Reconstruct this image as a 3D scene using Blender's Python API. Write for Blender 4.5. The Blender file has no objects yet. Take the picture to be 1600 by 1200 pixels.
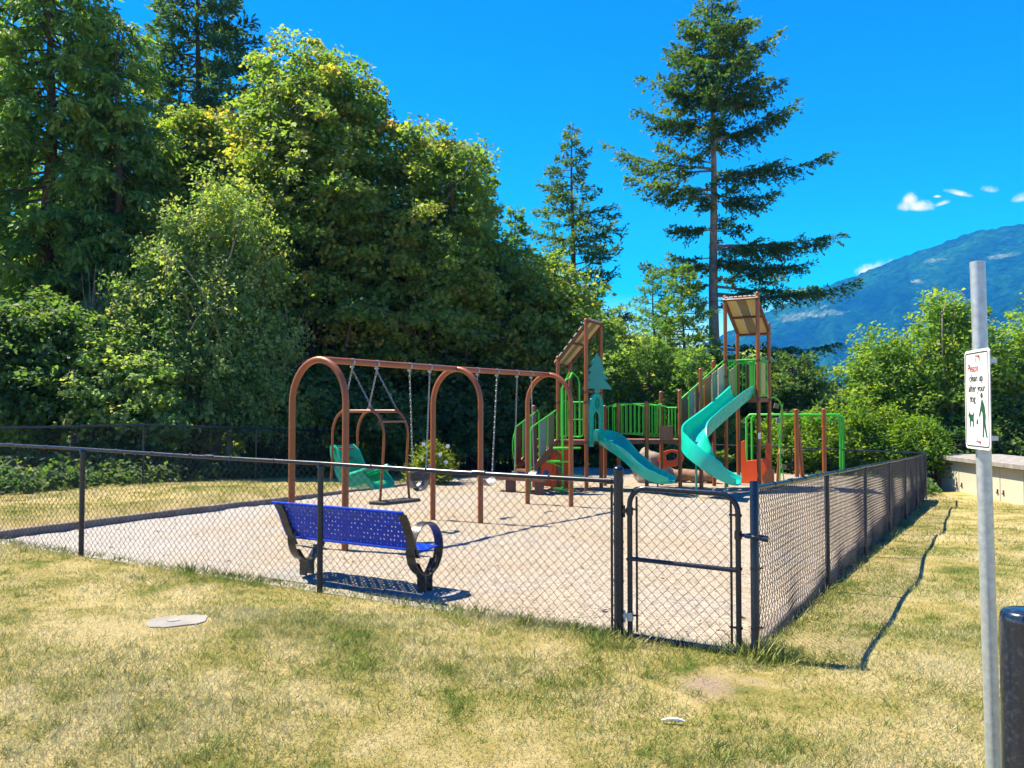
import bpy, math, random
import numpy as np
from mathutils import Vector, Matrix, Euler, noise

# ------------------------------------------------------------------ camera, sky, sun, exposure
scene = bpy.context.scene
col = scene.collection
F = 1300.0            # focal length in photo pixels (photo 1600 wide)
HZ = 640.0            # horizon row of the photo
CAMZ = 1.757

cam_data = bpy.data.cameras.new('camera')
cam = bpy.data.objects.new('camera', cam_data)
col.objects.link(cam)
cam.location = (0, 0, CAMZ)
cam.rotation_euler = (math.radians(90) + math.atan((HZ - 600) / F), 0, 0)
cam_data.sensor_width = 36.0
cam_data.lens = 36.0 * F / 1600.0
cam_data.clip_start = 0.1
cam_data.clip_end = 60000
scene.camera = cam

SUN_TO = Vector((0.53, -0.255, -1.0)).normalized()      # the way the light travels
sun_el = math.asin(-SUN_TO.z)
sun_az = math.atan2(-SUN_TO.x, -SUN_TO.y)               # clockwise from +Y

world = bpy.data.worlds.new('World')
scene.world = world
world.use_nodes = True
wn = world.node_tree.nodes
wl = world.node_tree.links
for n in list(wn):
    wn.remove(n)
sky = wn.new('ShaderNodeTexSky')
sky.sky_type = 'NISHITA'
sky.sun_disc = False
sky.sun_elevation = sun_el
sky.sun_rotation = sun_az
sky.altitude = 100
sky.air_density = 1.0
sky.dust_density = 0.3
sky.ozone_density = 3.0
hs = wn.new('ShaderNodeHueSaturation')
hs.inputs['Saturation'].default_value = 1.95
hs.inputs['Value'].default_value = 1.0
hs.inputs['Hue'].default_value = 0.520
bg = wn.new('ShaderNodeBackground')
bg.inputs['Strength'].default_value = 0.108
wo = wn.new('ShaderNodeOutputWorld')
wl.new(sky.outputs[0], hs.inputs['Color'])

# a few small fair-weather clouds low over the mountain, placed by bearing and height
def sky_math(op, a, b=None):
    n = wn.new('ShaderNodeMath')
    n.operation = op
    for i, v in enumerate((a, b)):
        if v is None:
            continue
        if isinstance(v, (int, float)):
            n.inputs[i].default_value = v
        else:
            wl.new(v, n.inputs[i])
    return n.outputs[0]
tcw = wn.new('ShaderNodeTexCoord')
sep = wn.new('ShaderNodeSeparateXYZ')
wl.new(tcw.outputs['Generated'], sep.inputs[0])
yy = sky_math('MAXIMUM', sep.outputs['Y'], 0.05)
qx = sky_math('DIVIDE', sep.outputs['X'], yy)
qz = sky_math('DIVIDE', sep.outputs['Z'], yy)
nz = wn.new('ShaderNodeTexNoise')
nz.inputs['Scale'].default_value = 42.0
nz.inputs['Detail'].default_value = 7.0
nz.inputs['Roughness'].default_value = 0.62
wl.new(tcw.outputs['Generated'], nz.inputs['Vector'])
nzf = sky_math('MULTIPLY', sky_math('SUBTRACT', nz.outputs['Fac'], 0.5), 3.4)
cover = None
for (cpx, cpy, cw, ch, tilt) in ((1437, 322, 34, 14, 0.0), (1428, 311, 14, 16, 0.0), (1478, 316, 16, 6, 0.3), (1508, 301, 27, 7, -0.2), (1555, 294, 20, 10, 0.0), (1604, 308, 22, 12, 0.2), (1366, 420, 40, 15, 0.25), (1470, 305, 8, 3, 0.0)):
    ux_ = sky_math('SUBTRACT', qx, (cpx - 800) / F)
    uz_ = sky_math('SUBTRACT', sky_math('SUBTRACT', qz, (HZ - cpy) / F), sky_math('MULTIPLY', ux_, tilt))
    low = sky_math('MULTIPLY', sky_math('LESS_THAN', uz_, 0.0), 0.9)
    ex = sky_math('MULTIPLY', ux_, F / cw)
    ez = sky_math('MULTIPLY', sky_math('MULTIPLY', uz_, F / ch), sky_math('ADD', low, 1.0))
    r2 = sky_math('ADD', sky_math('MULTIPLY', ex, ex), sky_math('MULTIPLY', ez, ez))
    dd = sky_math('ADD', sky_math('SUBTRACT', 1.0, r2), nzf)
    mk = wn.new('ShaderNodeMapRange')
    mk.interpolation_type = 'SMOOTHSTEP'
    mk.inputs['From Min'].default_value = 0.0
    mk.inputs['From Max'].default_value = 1.7
    wl.new(dd, mk.inputs['Value'])
    cover = mk.outputs[0] if cover is None else sky_math('MAXIMUM', cover, mk.outputs[0])
cover = sky_math('MULTIPLY', cover, sky_math('GREATER_THAN', sep.outputs['Y'], 0.06))
cmix = wn.new('ShaderNodeMixRGB')
wl.new(cover, cmix.inputs['Fac'])
wl.new(hs.outputs[0], cmix.inputs['Color1'])
cmix.inputs['Color2'].default_value = (4.2, 4.3, 4.4, 1)
wl.new(cmix.outputs[0], bg.inputs['Color'])
wl.new(bg.outputs[0], wo.inputs['Surface'])

sun_data = bpy.data.lights.new('sun', 'SUN')
sun_data.energy = 5.0
sun_data.angle = math.radians(0.53)
sun_data.color = (1.0, 0.93, 0.80)
sun = bpy.data.objects.new('sun', sun_data)
col.objects.link(sun)
sun.location = (-20, 5, 40)
sun.rotation_euler = SUN_TO.to_track_quat('-Z', 'Y').to_euler()

scene.view_settings.view_transform = 'Standard'
scene.view_settings.look = 'None'
scene.view_settings.exposure = 1.38
scene.view_settings.gamma = 1.0
scene.view_settings.use_curve_mapping = False
scene.cycles.max_bounces = 6
scene.cycles.diffuse_bounces = 4
scene.cycles.glossy_bounces = 2
scene.cycles.transmission_bounces = 3
scene.cycles.volume_bounces = 0
scene.cycles.caustics_reflective = False
scene.cycles.caustics_refractive = False
scene.cycles.use_denoising = True

# ------------------------------------------------------------------ playground frame
D0 = np.array([1.72, 5.93])          # latch post of the gate
U = np.array([0.886, -0.463])        # along the front fence, to the near right
V = np.array([0.497, 0.868])         # along the side fence, away

def ab(x, y):
    x = np.asarray(x, float) - D0[0]
    y = np.asarray(y, float) - D0[1]
    return x * 0.868 - y * 0.497, 0.886 * y + 0.463 * x

def W(a, b, z=0.0):
    return Vector((D0[0] + a * U[0] + b * V[0], D0[1] + a * U[1] + b * V[1], z))

U3 = Vector((U[0], U[1], 0))
V3 = Vector((V[0], V[1], 0))

def at(px, d, py=None, z=None):
    """point at distance d whose photo column is px; its height from photo row py or given"""
    if z is None:
        z = CAMZ - (py - HZ) * d / F
    return Vector(((px - 800) * d / F, d, z))

def sm(x, a, b):
    t = np.clip((np.asarray(x, float) - a) / (b - a), 0, 1)
    return t * t * (3 - 2 * t)

SA0, SA1, SB0, SB1 = -10.3, -0.10, 0.22, 17.7       # the sand bed in the playground frame

def gz(x, y):
    a, b = ab(x, y)
    zl = 0.17 - 0.045 * np.clip(b - 6, 0, 16)
    zr = -0.034 * np.clip(b, 0, 17)
    z = zr + (zl - zr) * np.clip(-a / 10.0, 0, 1.05)
    z = z - 0.03 * np.clip(b - 19, 0, 40)
    z = z + 0.03 * np.sin(np.asarray(x) * 0.9 + 0.4) * np.sin(np.asarray(y) * 0.7) * np.clip(-b, 0, 1)
    # the side lawn is uneven
    z = z + np.clip(a - 0.15, 0, 0.7) * (0.055 * np.sin(b * 0.95 + 0.6) + 0.04 * np.sin(b * 2.1 + a * 1.5)) * np.clip(b + 0.5, 0, 1)
    z = z - np.clip(np.asarray(y) - 60, 0, 600) * 0.06
    return z

def gzf(x, y):
    return float(gz(x, y))

# ------------------------------------------------------------------ mesh helpers
ORIGIN = {}

def raw_mesh(name, verts, tris=None, quads=None, tint=None):
    me = bpy.data.meshes.new(name)
    verts = np.asarray(verts, np.float32)
    polys = []
    sizes = []
    if tris is not None and len(tris):
        polys.append(np.asarray(tris, np.int32).ravel())
        sizes.append(np.full(len(tris), 3, np.int32))
    if quads is not None and len(quads):
        polys.append(np.asarray(quads, np.int32).ravel())
        sizes.append(np.full(len(quads), 4, np.int32))
    loops = np.concatenate(polys)
    sizes = np.concatenate(sizes)
    me.vertices.add(len(verts))
    me.vertices.foreach_set('co', verts.ravel())
    me.loops.add(len(loops))
    me.loops.foreach_set('vertex_index', loops)
    me.polygons.add(len(sizes))
    starts = np.concatenate(([0], np.cumsum(sizes)[:-1])).astype(np.int32)
    me.polygons.foreach_set('loop_start', starts)
    me.update(calc_edges=True)
    if tint is not None:
        at_ = me.attributes.new('tint', 'FLOAT', 'FACE')
        at_.data.foreach_set('value', np.asarray(tint, np.float32))
    return me

def link(name, me, mat=None, parent=None, smooth=False):
    o = bpy.data.objects.new(name, me)
    col.objects.link(o)
    if mat is not None:
        me.materials.append(mat)
    if parent is not None:
        o.parent = parent
    if smooth:
        me.polygons.foreach_set('use_smooth', np.ones(len(me.polygons), bool))
    return o

def tag(o, label, cat, group=None):
    o['label'] = label
    o['category'] = cat
    if group:
        o['group'] = group
    return o

def thing(name, loc, label, cat, group=None):
    o = bpy.data.objects.new(name, None)
    o.empty_display_size = 0.2
    col.objects.link(o)
    o.location = loc
    ORIGIN[o.name] = Vector(loc)
    return tag(o, label, cat, group)

def copy_tree(root, loc, rz, scl, label, group=None):
    r = root.copy()
    col.objects.link(r)
    r.location = loc
    r.rotation_euler = (0, 0, rz)
    r.scale = (scl, scl, scl)
    r['label'] = label
    if group:
        r['group'] = group
    for ch in list(root.children):
        c = ch.copy()
        col.objects.link(c)
        c.parent = r
        for g in list(ch.children):
            d = g.copy()
            col.objects.link(d)
            d.parent = c
    return r

class MB:
    """collects solids in world coordinates; build() links them as one mesh object"""
    def __init__(self):
        self.v = []
        self.f = []
    def add(self, vs, fs):
        o = len(self.v)
        self.v += [tuple(p) for p in vs]
        self.f += [tuple(i + o for i in f) for f in fs]
        return self
    def box(self, c, sx, sy, sz, ax=None, ay=None, az=None):
        c = Vector(c)
        ax = Vector(ax or (1, 0, 0)).normalized()
        ay = Vector(ay or (0, 1, 0)).normalized()
        az = Vector(az).normalized() if az is not None else ax.cross(ay).normalized()
        vs = []
        for k in (-1, 1):
            for j in (-1, 1):
                for i in (-1, 1):
                    vs.append(c + ax * (i * sx / 2) + ay * (j * sy / 2) + az * (k * sz / 2))
        return self.add(vs, [(0, 2, 3, 1), (4, 5, 7, 6), (0, 1, 5, 4), (2, 6, 7, 3), (0, 4, 6, 2), (1, 3, 7, 5)])
    def tube(self, pts, r, n=10, closed=False, caps=True):
        pts = [Vector(p) for p in pts]
        m = len(pts)
        rs = r if isinstance(r, (list, tuple)) else [r] * m
        t0 = (pts[1] - pts[0]).normalized()
        up = Vector((0, 0, 1)) if abs(t0.z) < 0.9 else Vector((1, 0, 0))
        nrm = (up - t0 * up.dot(t0)).normalized()
        vs, fs = [], []
        for i, p in enumerate(pts):
            if closed:
                t = (pts[(i + 1) % m] - pts[i - 1])
            elif i == 0:
                t = pts[1] - pts[0]
            elif i == m - 1:
                t = pts[-1] - pts[-2]
            else:
                t = (pts[i + 1] - p).normalized() + (p - pts[i - 1]).normalized()
            t = t.normalized() if t.length > 1e-9 else t0
            nrm = nrm - t * nrm.dot(t)
            nrm = nrm.normalized() if nrm.length > 1e-9 else t.orthogonal().normalized()
            bn = t.cross(nrm)
            for k in range(n):
                q = 2 * math.pi * k / n
                vs.append(p + (nrm * math.cos(q) + bn * math.sin(q)) * rs[i])
        for i in range(m if closed else m - 1):
            j = (i + 1) % m
            for k in range(n):
                k2 = (k + 1) % n
                fs.append((i * n + k, i * n + k2, j * n + k2, j * n + k))
        if caps and not closed:
            fs.append(tuple(range(n - 1, -1, -1)))
            fs.append(tuple((m - 1) * n + k for k in range(n)))
        return self.add(vs, fs)
    def lathe(self, base, prof, n=16, axis=None):
        """prof: list of (radius, height) along axis"""
        base = Vector(base)
        az = Vector(axis or (0, 0, 1)).normalized()
        ax = az.orthogonal().normalized()
        ay = az.cross(ax)
        vs, fs = [], []
        for (r, h) in prof:
            for k in range(n):
                q = 2 * math.pi * k / n
                vs.append(base + az * h + (ax * math.cos(q) + ay * math.sin(q)) * max(r, 1e-4))
        for i in range(len(prof) - 1):
            for k in range(n):
                k2 = (k + 1) % n
                fs.append((i * n + k, i * n + k2, (i + 1) * n + k2, (i + 1) * n + k))
        fs.append(tuple(range(n - 1, -1, -1)))
        fs.append(tuple((len(prof) - 1) * n + k for k in range(n)))
        return self.add(vs, fs)
    def prism(self, outline, o, ax, ay, thick):
        """flat outline [(x, y)] in the plane o, ax, ay made thick along its normal"""
        o = Vector(o)
        ax = Vector(ax).normalized()
        ay = Vector(ay).normalized()
        nz = ax.cross(ay).normalized() * (thick / 2)
        n = len(outline)
        vs = [o + ax * x + ay * y + nz for x, y in outline] + [o + ax * x + ay * y - nz for x, y in outline]
        fs = [tuple(range(n)), tuple(range(2 * n - 1, n - 1, -1))]
        for i in range(n):
            j = (i + 1) % n
            fs.append((i, i + n, j + n, j))
        return self.add(vs, fs)
    def ring(self, outer, inner, o, ax, ay, thick, closed=True):
        """a flat plate between two outlines with the same number of points"""
        o = Vector(o)
        ax = Vector(ax).normalized()
        ay = Vector(ay).normalized()
        nz = ax.cross(ay).normalized() * (thick / 2)
        n = len(outer)
        P = lambda q, s: o + ax * q[0] + ay * q[1] + nz * s
        vs = [P(q, 1) for q in outer] + [P(q, 1) for q in inner] + [P(q, -1) for q in outer] + [P(q, -1) for q in inner]
        fs = []
        m = n if closed else n - 1
        for i in range(m):
            j = (i + 1) % n
            fs += [(i, j, n + j, n + i), (2 * n + j, 2 * n + i, 3 * n + i, 3 * n + j), (j, i, 2 * n + i, 2 * n + j), (n + i, n + j, 3 * n + j, 3 * n + i)]
        if not closed:
            for i in (0, n - 1):
                fs.append((i, n + i, 3 * n + i, 2 * n + i))
        return self.add(vs, fs)
    def sweep(self, sections, caps=True):
        """sections: equal-length closed loops of points"""
        n = len(sections[0])
        vs, fs = [], []
        for s in sections:
            vs += s
        for i in range(len(sections) - 1):
            for k in range(n):
                k2 = (k + 1) % n
                fs.append((i * n + k, i * n + k2, (i + 1) * n + k2, (i + 1) * n + k))
        if caps:
            fs.append(tuple(range(n - 1, -1, -1)))
            fs.append(tuple((len(sections) - 1) * n + k for k in range(n)))
        return self.add(vs, fs)
    def build(self, name, mat, parent=None, smooth=None, bevel=0):
        off = Vector((0, 0, 0))
        p = parent
        while p is not None:
            if p.name in ORIGIN:
                off = ORIGIN[p.name]
                break
            p = p.parent
        me = bpy.data.meshes.new(name)
        me.from_pydata([(x - off.x, y - off.y, z - off.z) for x, y, z in self.v], [], self.f)
        me.update()
        o = link(name, me, mat, parent)
        if smooth is not None:
            me.polygons.foreach_set('use_smooth', np.ones(len(me.polygons), bool))
            me.set_sharp_from_angle(angle=math.radians(smooth))
        if bevel:
            bv = o.modifiers.new('bevel', 'BEVEL')
            bv.width = bevel
            bv.segments = 2
            bv.limit_method = 'ANGLE'
        return o

def arc_pts(c, r, a0, a1, n, ax, ay):
    c = Vector(c)
    return [c + Vector(ax) * (r * math.cos(a0 + (a1 - a0) * i / n)) + Vector(ay) * (r * math.sin(a0 + (a1 - a0) * i / n)) for i in range(n + 1)]

def smooth_path(pts, per=6):
    """Catmull-Rom through the points"""
    P = [Vector(p) for p in pts]
    P = [P[0] * 2 - P[1]] + P + [P[-1] * 2 - P[-2]]
    out = []
    for i in range(1, len(P) - 2):
        for k in range(per):
            t = k / per
            p0, p1, p2, p3 = P[i - 1], P[i], P[i + 1], P[i + 2]
            out.append(0.5 * ((2 * p1) + (p2 - p0) * t + (2 * p0 - 5 * p1 + 4 * p2 - p3) * t * t + (3 * p1 - p0 - 3 * p2 + p3) * t ** 3))
    out.append(P[-2])
    return out

# ------------------------------------------------------------------ materials
MATS = {}

def new_mat(name):
    m = bpy.data.materials.new(name)
    m.use_nodes = True
    nt = m.node_tree
    for n in list(nt.nodes):
        nt.nodes.remove(n)
    out = nt.nodes.new('ShaderNodeOutputMaterial')
    MATS[name] = m
    return m, nt, out

def node(nt, t, **kw):
    n = nt.nodes.new(t)
    for k, v in kw.items():
        if k in n.inputs:
            n.inputs[k].default_value = v
        else:
            setattr(n, k, v)
    return n

def ramp(nt, fac, stops):
    r = nt.nodes.new('ShaderNodeValToRGB')
    el = r.color_ramp.elements
    while len(el) < len(stops):
        el.new(0.5)
    for e, (p, c) in zip(el, stops):
        e.position = p
        e.color = tuple(c) + (1,) if len(c) == 3 else c
    nt.links.new(fac, r.inputs['Fac'])
    return r.outputs['Color']

def mixc(nt, fac, a, b, mode='MIX'):
    m = nt.nodes.new('ShaderNodeMix')
    m.data_type = 'RGBA'
    m.blend_type = mode
    for s, v in (('Factor', fac), ('A', a), ('B', b)):
        sock = [i for i in m.inputs if i.name == s and (i.type == ('VALUE' if s == 'Factor' else 'RGBA'))][0]
        if hasattr(v, 'links') or isinstance(v, bpy.types.NodeSocket):
            nt.links.new(v, sock)
        else:
            sock.default_value = v if s == 'Factor' else (tuple(v) + (1,) if len(v) == 3 else v)
    return [o for o in m.outputs if o.type == 'RGBA'][0]

def noise_fac(nt, vec, scale, detail=4, rough=0.55, out='Fac'):
    n = nt.nodes.new('ShaderNodeTexNoise')
    n.inputs['Scale'].default_value = scale
    n.inputs['Detail'].default_value = detail
    n.inputs['Roughness'].default_value = rough
    nt.links.new(vec, n.inputs['Vector'])
    return n.outputs[out]

def obj_mat(name, c, rough=0.5, metal=0.0, vary=0.18, scale=6.0, bump=0.0, bscale=60.0, spec=0.5, dust=0.0, dustc=(0.35, 0.30, 0.24), coat=0.0):
    """paint / plastic / wood-tone with uneven colour, gloss and a little dirt"""
    m, nt, out = new_mat(name)
    tc = node(nt, 'ShaderNodeNewGeometry').outputs['Position']
    b = node(nt, 'ShaderNodeBsdfPrincipled')
    f1 = noise_fac(nt, tc, scale, 5)
    lo = tuple(max(0, x * (1 - vary)) for x in c)
    hi = tuple(min(1, x * (1 + vary)) for x in c)
    cc = ramp(nt, f1, [(0.3, lo), (0.7, hi)])
    if dust > 0:
        f2 = noise_fac(nt, tc, scale * 3.1, 6, 0.7)
        d = node(nt, 'ShaderNodeMapRange')
        d.inputs['From Min'].default_value = 0.5
        d.inputs['From Max'].default_value = 0.75
        d.inputs['To Max'].default_value = dust
        nt.links.new(f2, d.inputs['Value'])
        cc = mixc(nt, d.outputs[0], cc, dustc)
    nt.links.new(cc, b.inputs['Base Color'])
    rr = node(nt, 'ShaderNodeMapRange')
    rr.inputs['To Min'].default_value = max(0.05, rough - 0.12)
    rr.inputs['To Max'].default_value = min(1, rough + 0.15)
    nt.links.new(noise_fac(nt, tc, scale * 5, 3), rr.inputs['Value'])
    nt.links.new(rr.outputs[0], b.inputs['Roughness'])
    b.inputs['Metallic'].default_value = metal
    b.inputs['Specular IOR Level'].default_value = spec
    b.inputs['Coat Weight'].default_value = coat
    if bump:
        bp = node(nt, 'ShaderNodeBump')
        bp.inputs['Strength'].default_value = bump
        bp.inputs['Distance'].default_value = 0.01
        nt.links.new(noise_fac(nt, tc, bscale, 5, 0.6), bp.inputs['Height'])
        nt.links.new(bp.outputs[0], b.inputs['Normal'])
    nt.links.new(b.outputs[0], out.inputs['Surface'])
    return m

def leaf_mat(name, stops, rough=0.55, trans=0.52, spec=0.22, transc=1.7):
    """foliage: per-leaf tint through a ramp, light passing through the blade"""
    m, nt, out = new_mat(name)
    a = node(nt, 'ShaderNodeAttribute')
    a.attribute_name = 'tint'
    cc = ramp(nt, a.outputs['Fac'], stops)
    b = node(nt, 'ShaderNodeBsdfPrincipled')
    b.inputs['Roughness'].default_value = rough
    b.inputs['Specular IOR Level'].default_value = spec
    nt.links.new(cc, b.inputs['Base Color'])
    t = node(nt, 'ShaderNodeBsdfTranslucent')
    tc = mixc(nt, 1.0, cc, (transc * 1.1, transc * 1.1, transc * 0.4), 'MULTIPLY')
    nt.links.new(tc, t.inputs['Color'])
    mx = node(nt, 'ShaderNodeMixShader')
    mx.inputs[0].default_value = trans
    nt.links.new(b.outputs[0], mx.inputs[1])
    nt.links.new(t.outputs[0], mx.inputs[2])
    nt.links.new(mx.outputs[0], out.inputs['Surface'])
    return m

M = MATS
obj_mat('brown_paint', (0.26, 0.072, 0.016), 0.36, vary=0.14, scale=3, dust=0.05)
obj_mat('dark_brown', (0.10, 0.030, 0.013), 0.5, vary=0.15, dust=0.15)
obj_mat('step_brown', (0.22, 0.078, 0.034), 0.6, vary=0.15, dust=0.3, bump=0.2)
obj_mat('lime_paint', (0.045, 0.45, 0.022), 0.38, vary=0.10, scale=3)
obj_mat('teal_plastic', (0.006, 0.44, 0.32), 0.26, vary=0.10, scale=2, dust=0.04)
obj_mat('teal_dark', (0.004, 0.24, 0.19), 0.35, vary=0.12, scale=3)
obj_mat('green_plastic', (0.004, 0.36, 0.17), 0.32, vary=0.10, scale=3, dust=0.08)
obj_mat('orange_plastic', (0.80, 0.095, 0.012), 0.4, vary=0.08, scale=3, dust=0.08)
obj_mat('light_orange', (0.85, 0.22, 0.05), 0.4, vary=0.08, scale=3)
obj_mat('tan_panel', (0.50, 0.37, 0.16), 0.6, vary=0.10)
obj_mat('beige_panel', (0.52, 0.42, 0.30), 0.6, vary=0.10)
obj_mat('olive_panel', (0.17, 0.14, 0.075), 0.6, vary=0.10)
obj_mat('grey_panel', (0.20, 0.21, 0.20), 0.55, vary=0.10)
obj_mat('chain_metal', (0.36, 0.36, 0.36), 0.42, metal=0.8, vary=0.15, scale=40)
obj_mat('black_rubber', (0.025, 0.025, 0.027), 0.6, vary=0.25, dust=0.25)
obj_mat('grey_rubber', (0.14, 0.15, 0.16), 0.45, vary=0.25, dust=0.25)
obj_mat('fence_paint', (0.005, 0.011, 0.026), 0.28, vary=0.30, scale=9, dust=0.035, dustc=(0.16, 0.16, 0.15))
obj_mat('wire_coat', (0.010, 0.010, 0.012), 0.45, vary=0.3, scale=5, dust=0.08, dustc=(0.12, 0.11, 0.10))
obj_mat('side_wire', (0.045, 0.042, 0.045), 0.45, vary=0.3, scale=5, dust=0.35, dustc=(0.22, 0.20, 0.20))
obj_mat('bench_blue', (0.002, 0.050, 0.58), 0.35, vary=0.08, spec=0.3)
obj_mat('bench_iron', (0.022, 0.022, 0.020), 0.30, vary=0.3, dust=0.3, dustc=(0.20, 0.19, 0.15))
obj_mat('galvanised', (0.46, 0.50, 0.52), 0.42, metal=0.55, vary=0.16, scale=35, bump=0.12, bscale=90)
obj_mat('sign_white', (0.80, 0.80, 0.78), 0.4, vary=0.04)
obj_mat('sign_black', (0.02, 0.02, 0.02), 0.5)
obj_mat('sign_red', (0.42, 0.08, 0.11), 0.5)
obj_mat('sign_rust', (0.32, 0.07, 0.03), 0.6)
obj_mat('sign_green', (0.012, 0.075, 0.045), 0.5)
obj_mat('bollard_blue', (0.003, 0.010, 0.028), 0.22, vary=0.3, scale=14, dust=0.22, dustc=(0.20, 0.20, 0.19), coat=0.4)
obj_mat('concrete', (0.22, 0.21, 0.19), 0.9, vary=0.22, scale=5, dust=0.4, dustc=(0.22, 0.20, 0.17), bump=0.5, bscale=40)
obj_mat('kerb_concrete', (0.24, 0.22, 0.19), 0.9, vary=0.25, scale=4, dust=0.4, dustc=(0.16, 0.13, 0.10), bump=0.5, bscale=40)
obj_mat('kerb_timber', (0.19, 0.155, 0.125), 0.85, vary=0.3, scale=4, dust=0.4, bump=0.5, bscale=30)
obj_mat('cap_concrete', (0.24, 0.23, 0.22), 0.9, vary=0.35, scale=5, dust=0.5, dustc=(0.33, 0.31, 0.28), bump=0.5, bscale=20)
obj_mat('cabinet_beige', (0.52, 0.49, 0.40), 0.5, vary=0.06, scale=2, dust=0.18)
obj_mat('brick_brown', (0.16, 0.07, 0.045), 0.8, vary=0.3, scale=8, bump=0.4)
obj_mat('rock_grey', (0.22, 0.19, 0.16), 0.85, vary=0.35, scale=5, bump=0.6, bscale=18)
obj_mat('log_bark', (0.22, 0.13, 0.085), 0.9, vary=0.4, scale=7, bump=0.8, bscale=24)
obj_mat('fir_bark', (0.20, 0.165, 0.135), 0.95, vary=0.45, scale=5, bump=1.0, bscale=16)
obj_mat('dark_bark', (0.085, 0.065, 0.050), 0.95, vary=0.45, scale=5, bump=1.0, bscale=16)
obj_mat('grey_twig', (0.30, 0.25, 0.20), 0.9, vary=0.3, scale=5)
obj_mat('petal_white', (0.80, 0.78, 0.74), 0.6, vary=0.05)
obj_mat('label_white', (0.75, 0.74, 0.70), 0.5, vary=0.05)

leaf_mat('leaf_maple', [(0.0, (0.0726, 0.1587, 0.052)), (0.45, (0.1588, 0.2544, 0.0577)), (0.75, (0.2581, 0.2829, 0.064)), (1.0, (0.3656, 0.2667, 0.0823))])
leaf_mat('leaf_birch', [(0.0, (0.0932, 0.2007, 0.0651)), (0.5, (0.2037, 0.3018, 0.106)), (1.0, (0.3957, 0.367, 0.1355))])
leaf_mat('leaf_shrub', [(0.0, (0.0319, 0.0826, 0.0321)), (0.5, (0.0798, 0.1582, 0.0481)), (1.0, (0.1637, 0.2196, 0.0674))])
leaf_mat('leaf_alder', [(0.0, (0.0811, 0.1813, 0.0279)), (0.5, (0.1742, 0.2994, 0.0423)), (1.0, (0.3564, 0.3842, 0.0603))], trans=0.42)
leaf_mat('leaf_hedge', [(0.0, (0.0468, 0.1197, 0.0163)), (0.5, (0.1326, 0.2393, 0.0243)), (1.0, (0.3276, 0.366, 0.0507))])
leaf_mat('needle_cedar', [(0.0, (0.0614, 0.1532, 0.0538)), (0.5, (0.1427, 0.2645, 0.0612)), (1.0, (0.3169, 0.3686, 0.0961))], trans=0.42)
leaf_mat('needle_fir', [(0.0, (0.0281, 0.0749, 0.0328)), (0.5, (0.0702, 0.1451, 0.0421)), (1.0, (0.199, 0.2458, 0.0515))], trans=0.38)
leaf_mat('needle_hemlock', [(0.0, (0.0363, 0.0907, 0.0485)), (0.5, (0.0733, 0.152, 0.0577)), (1.0, (0.1552, 0.2107, 0.0554))], trans=0.38)
leaf_mat('needle_larch', [(0.0, (0.0468, 0.1248, 0.0312)), (0.5, (0.1092, 0.2106, 0.0406)), (1.0, (0.234, 0.2964, 0.0546))], trans=0.42)
leaf_mat('leaf_flower_bush', [(0.0, (0.06, 0.12, 0.015)), (0.5, (0.16, 0.22, 0.03)), (1.0, (0.30, 0.30, 0.06))])

# lawn colours follow dry and green patches, shared by the soil sheet and the blades
def lawn_colour(nt, pos, green_amt=0.0):
    a = noise_fac(nt, pos, 0.55, 4, 0.6)
    b = noise_fac(nt, pos, 2.3, 4, 0.65)
    c = node(nt, 'ShaderNodeMath', operation='ADD')
    nt.links.new(a, c.inputs[0]); nt.links.new(b, c.inputs[1])
    sx = node(nt, 'ShaderNodeSeparateXYZ')
    nt.links.new(pos, sx.inputs[0])
    return c.outputs[0], sx

m, nt, out = new_mat('lawn_soil')
pos = node(nt, 'ShaderNodeNewGeometry').outputs['Position']
f, sx = lawn_colour(nt, pos)
f_ = node(nt, 'ShaderNodeMath', operation='MULTIPLY')
nt.links.new(f, f_.inputs[0]); f_.inputs[1].default_value = 0.8
cc = ramp(nt, f_.outputs[0], [(0.62, (0.13, 0.16, 0.035)), (0.74, (0.34, 0.29, 0.10)), (0.90, (0.50, 0.41, 0.20))])
fine = noise_fac(nt, pos, 55, 5, 0.7)
cc = mixc(nt, 0.55, cc, ramp(nt, fine, [(0.3, (0.25, 0.25, 0.22)), (0.7, (1.15, 1.1, 1.0))]), 'MULTIPLY')
# trodden bare earth in front of the gate
gx = node(nt, 'ShaderNodeVectorMath', operation='DISTANCE')
gx.inputs[1].default_value = (1.28, 5.42, 0)
nt.links.new(pos, gx.inputs[0])
wob = node(nt, 'ShaderNodeMath', operation='MULTIPLY_ADD')
nt.links.new(noise_fac(nt, pos, 3.0, 4), wob.inputs[0])
wob.inputs[1].default_value = 0.9
nt.links.new(gx.outputs['Value'], wob.inputs[2])
mr = node(nt, 'ShaderNodeMapRange')
mr.inputs['From Min'].default_value = 0.76
mr.inputs['From Max'].default_value = 0.50
nt.links.new(wob.outputs[0], mr.inputs['Value'])
earth = ramp(nt, fine, [(0.3, (0.20, 0.145, 0.095)), (0.7, (0.42, 0.33, 0.235))])
cc = mixc(nt, mr.outputs[0], cc, earth)
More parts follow.
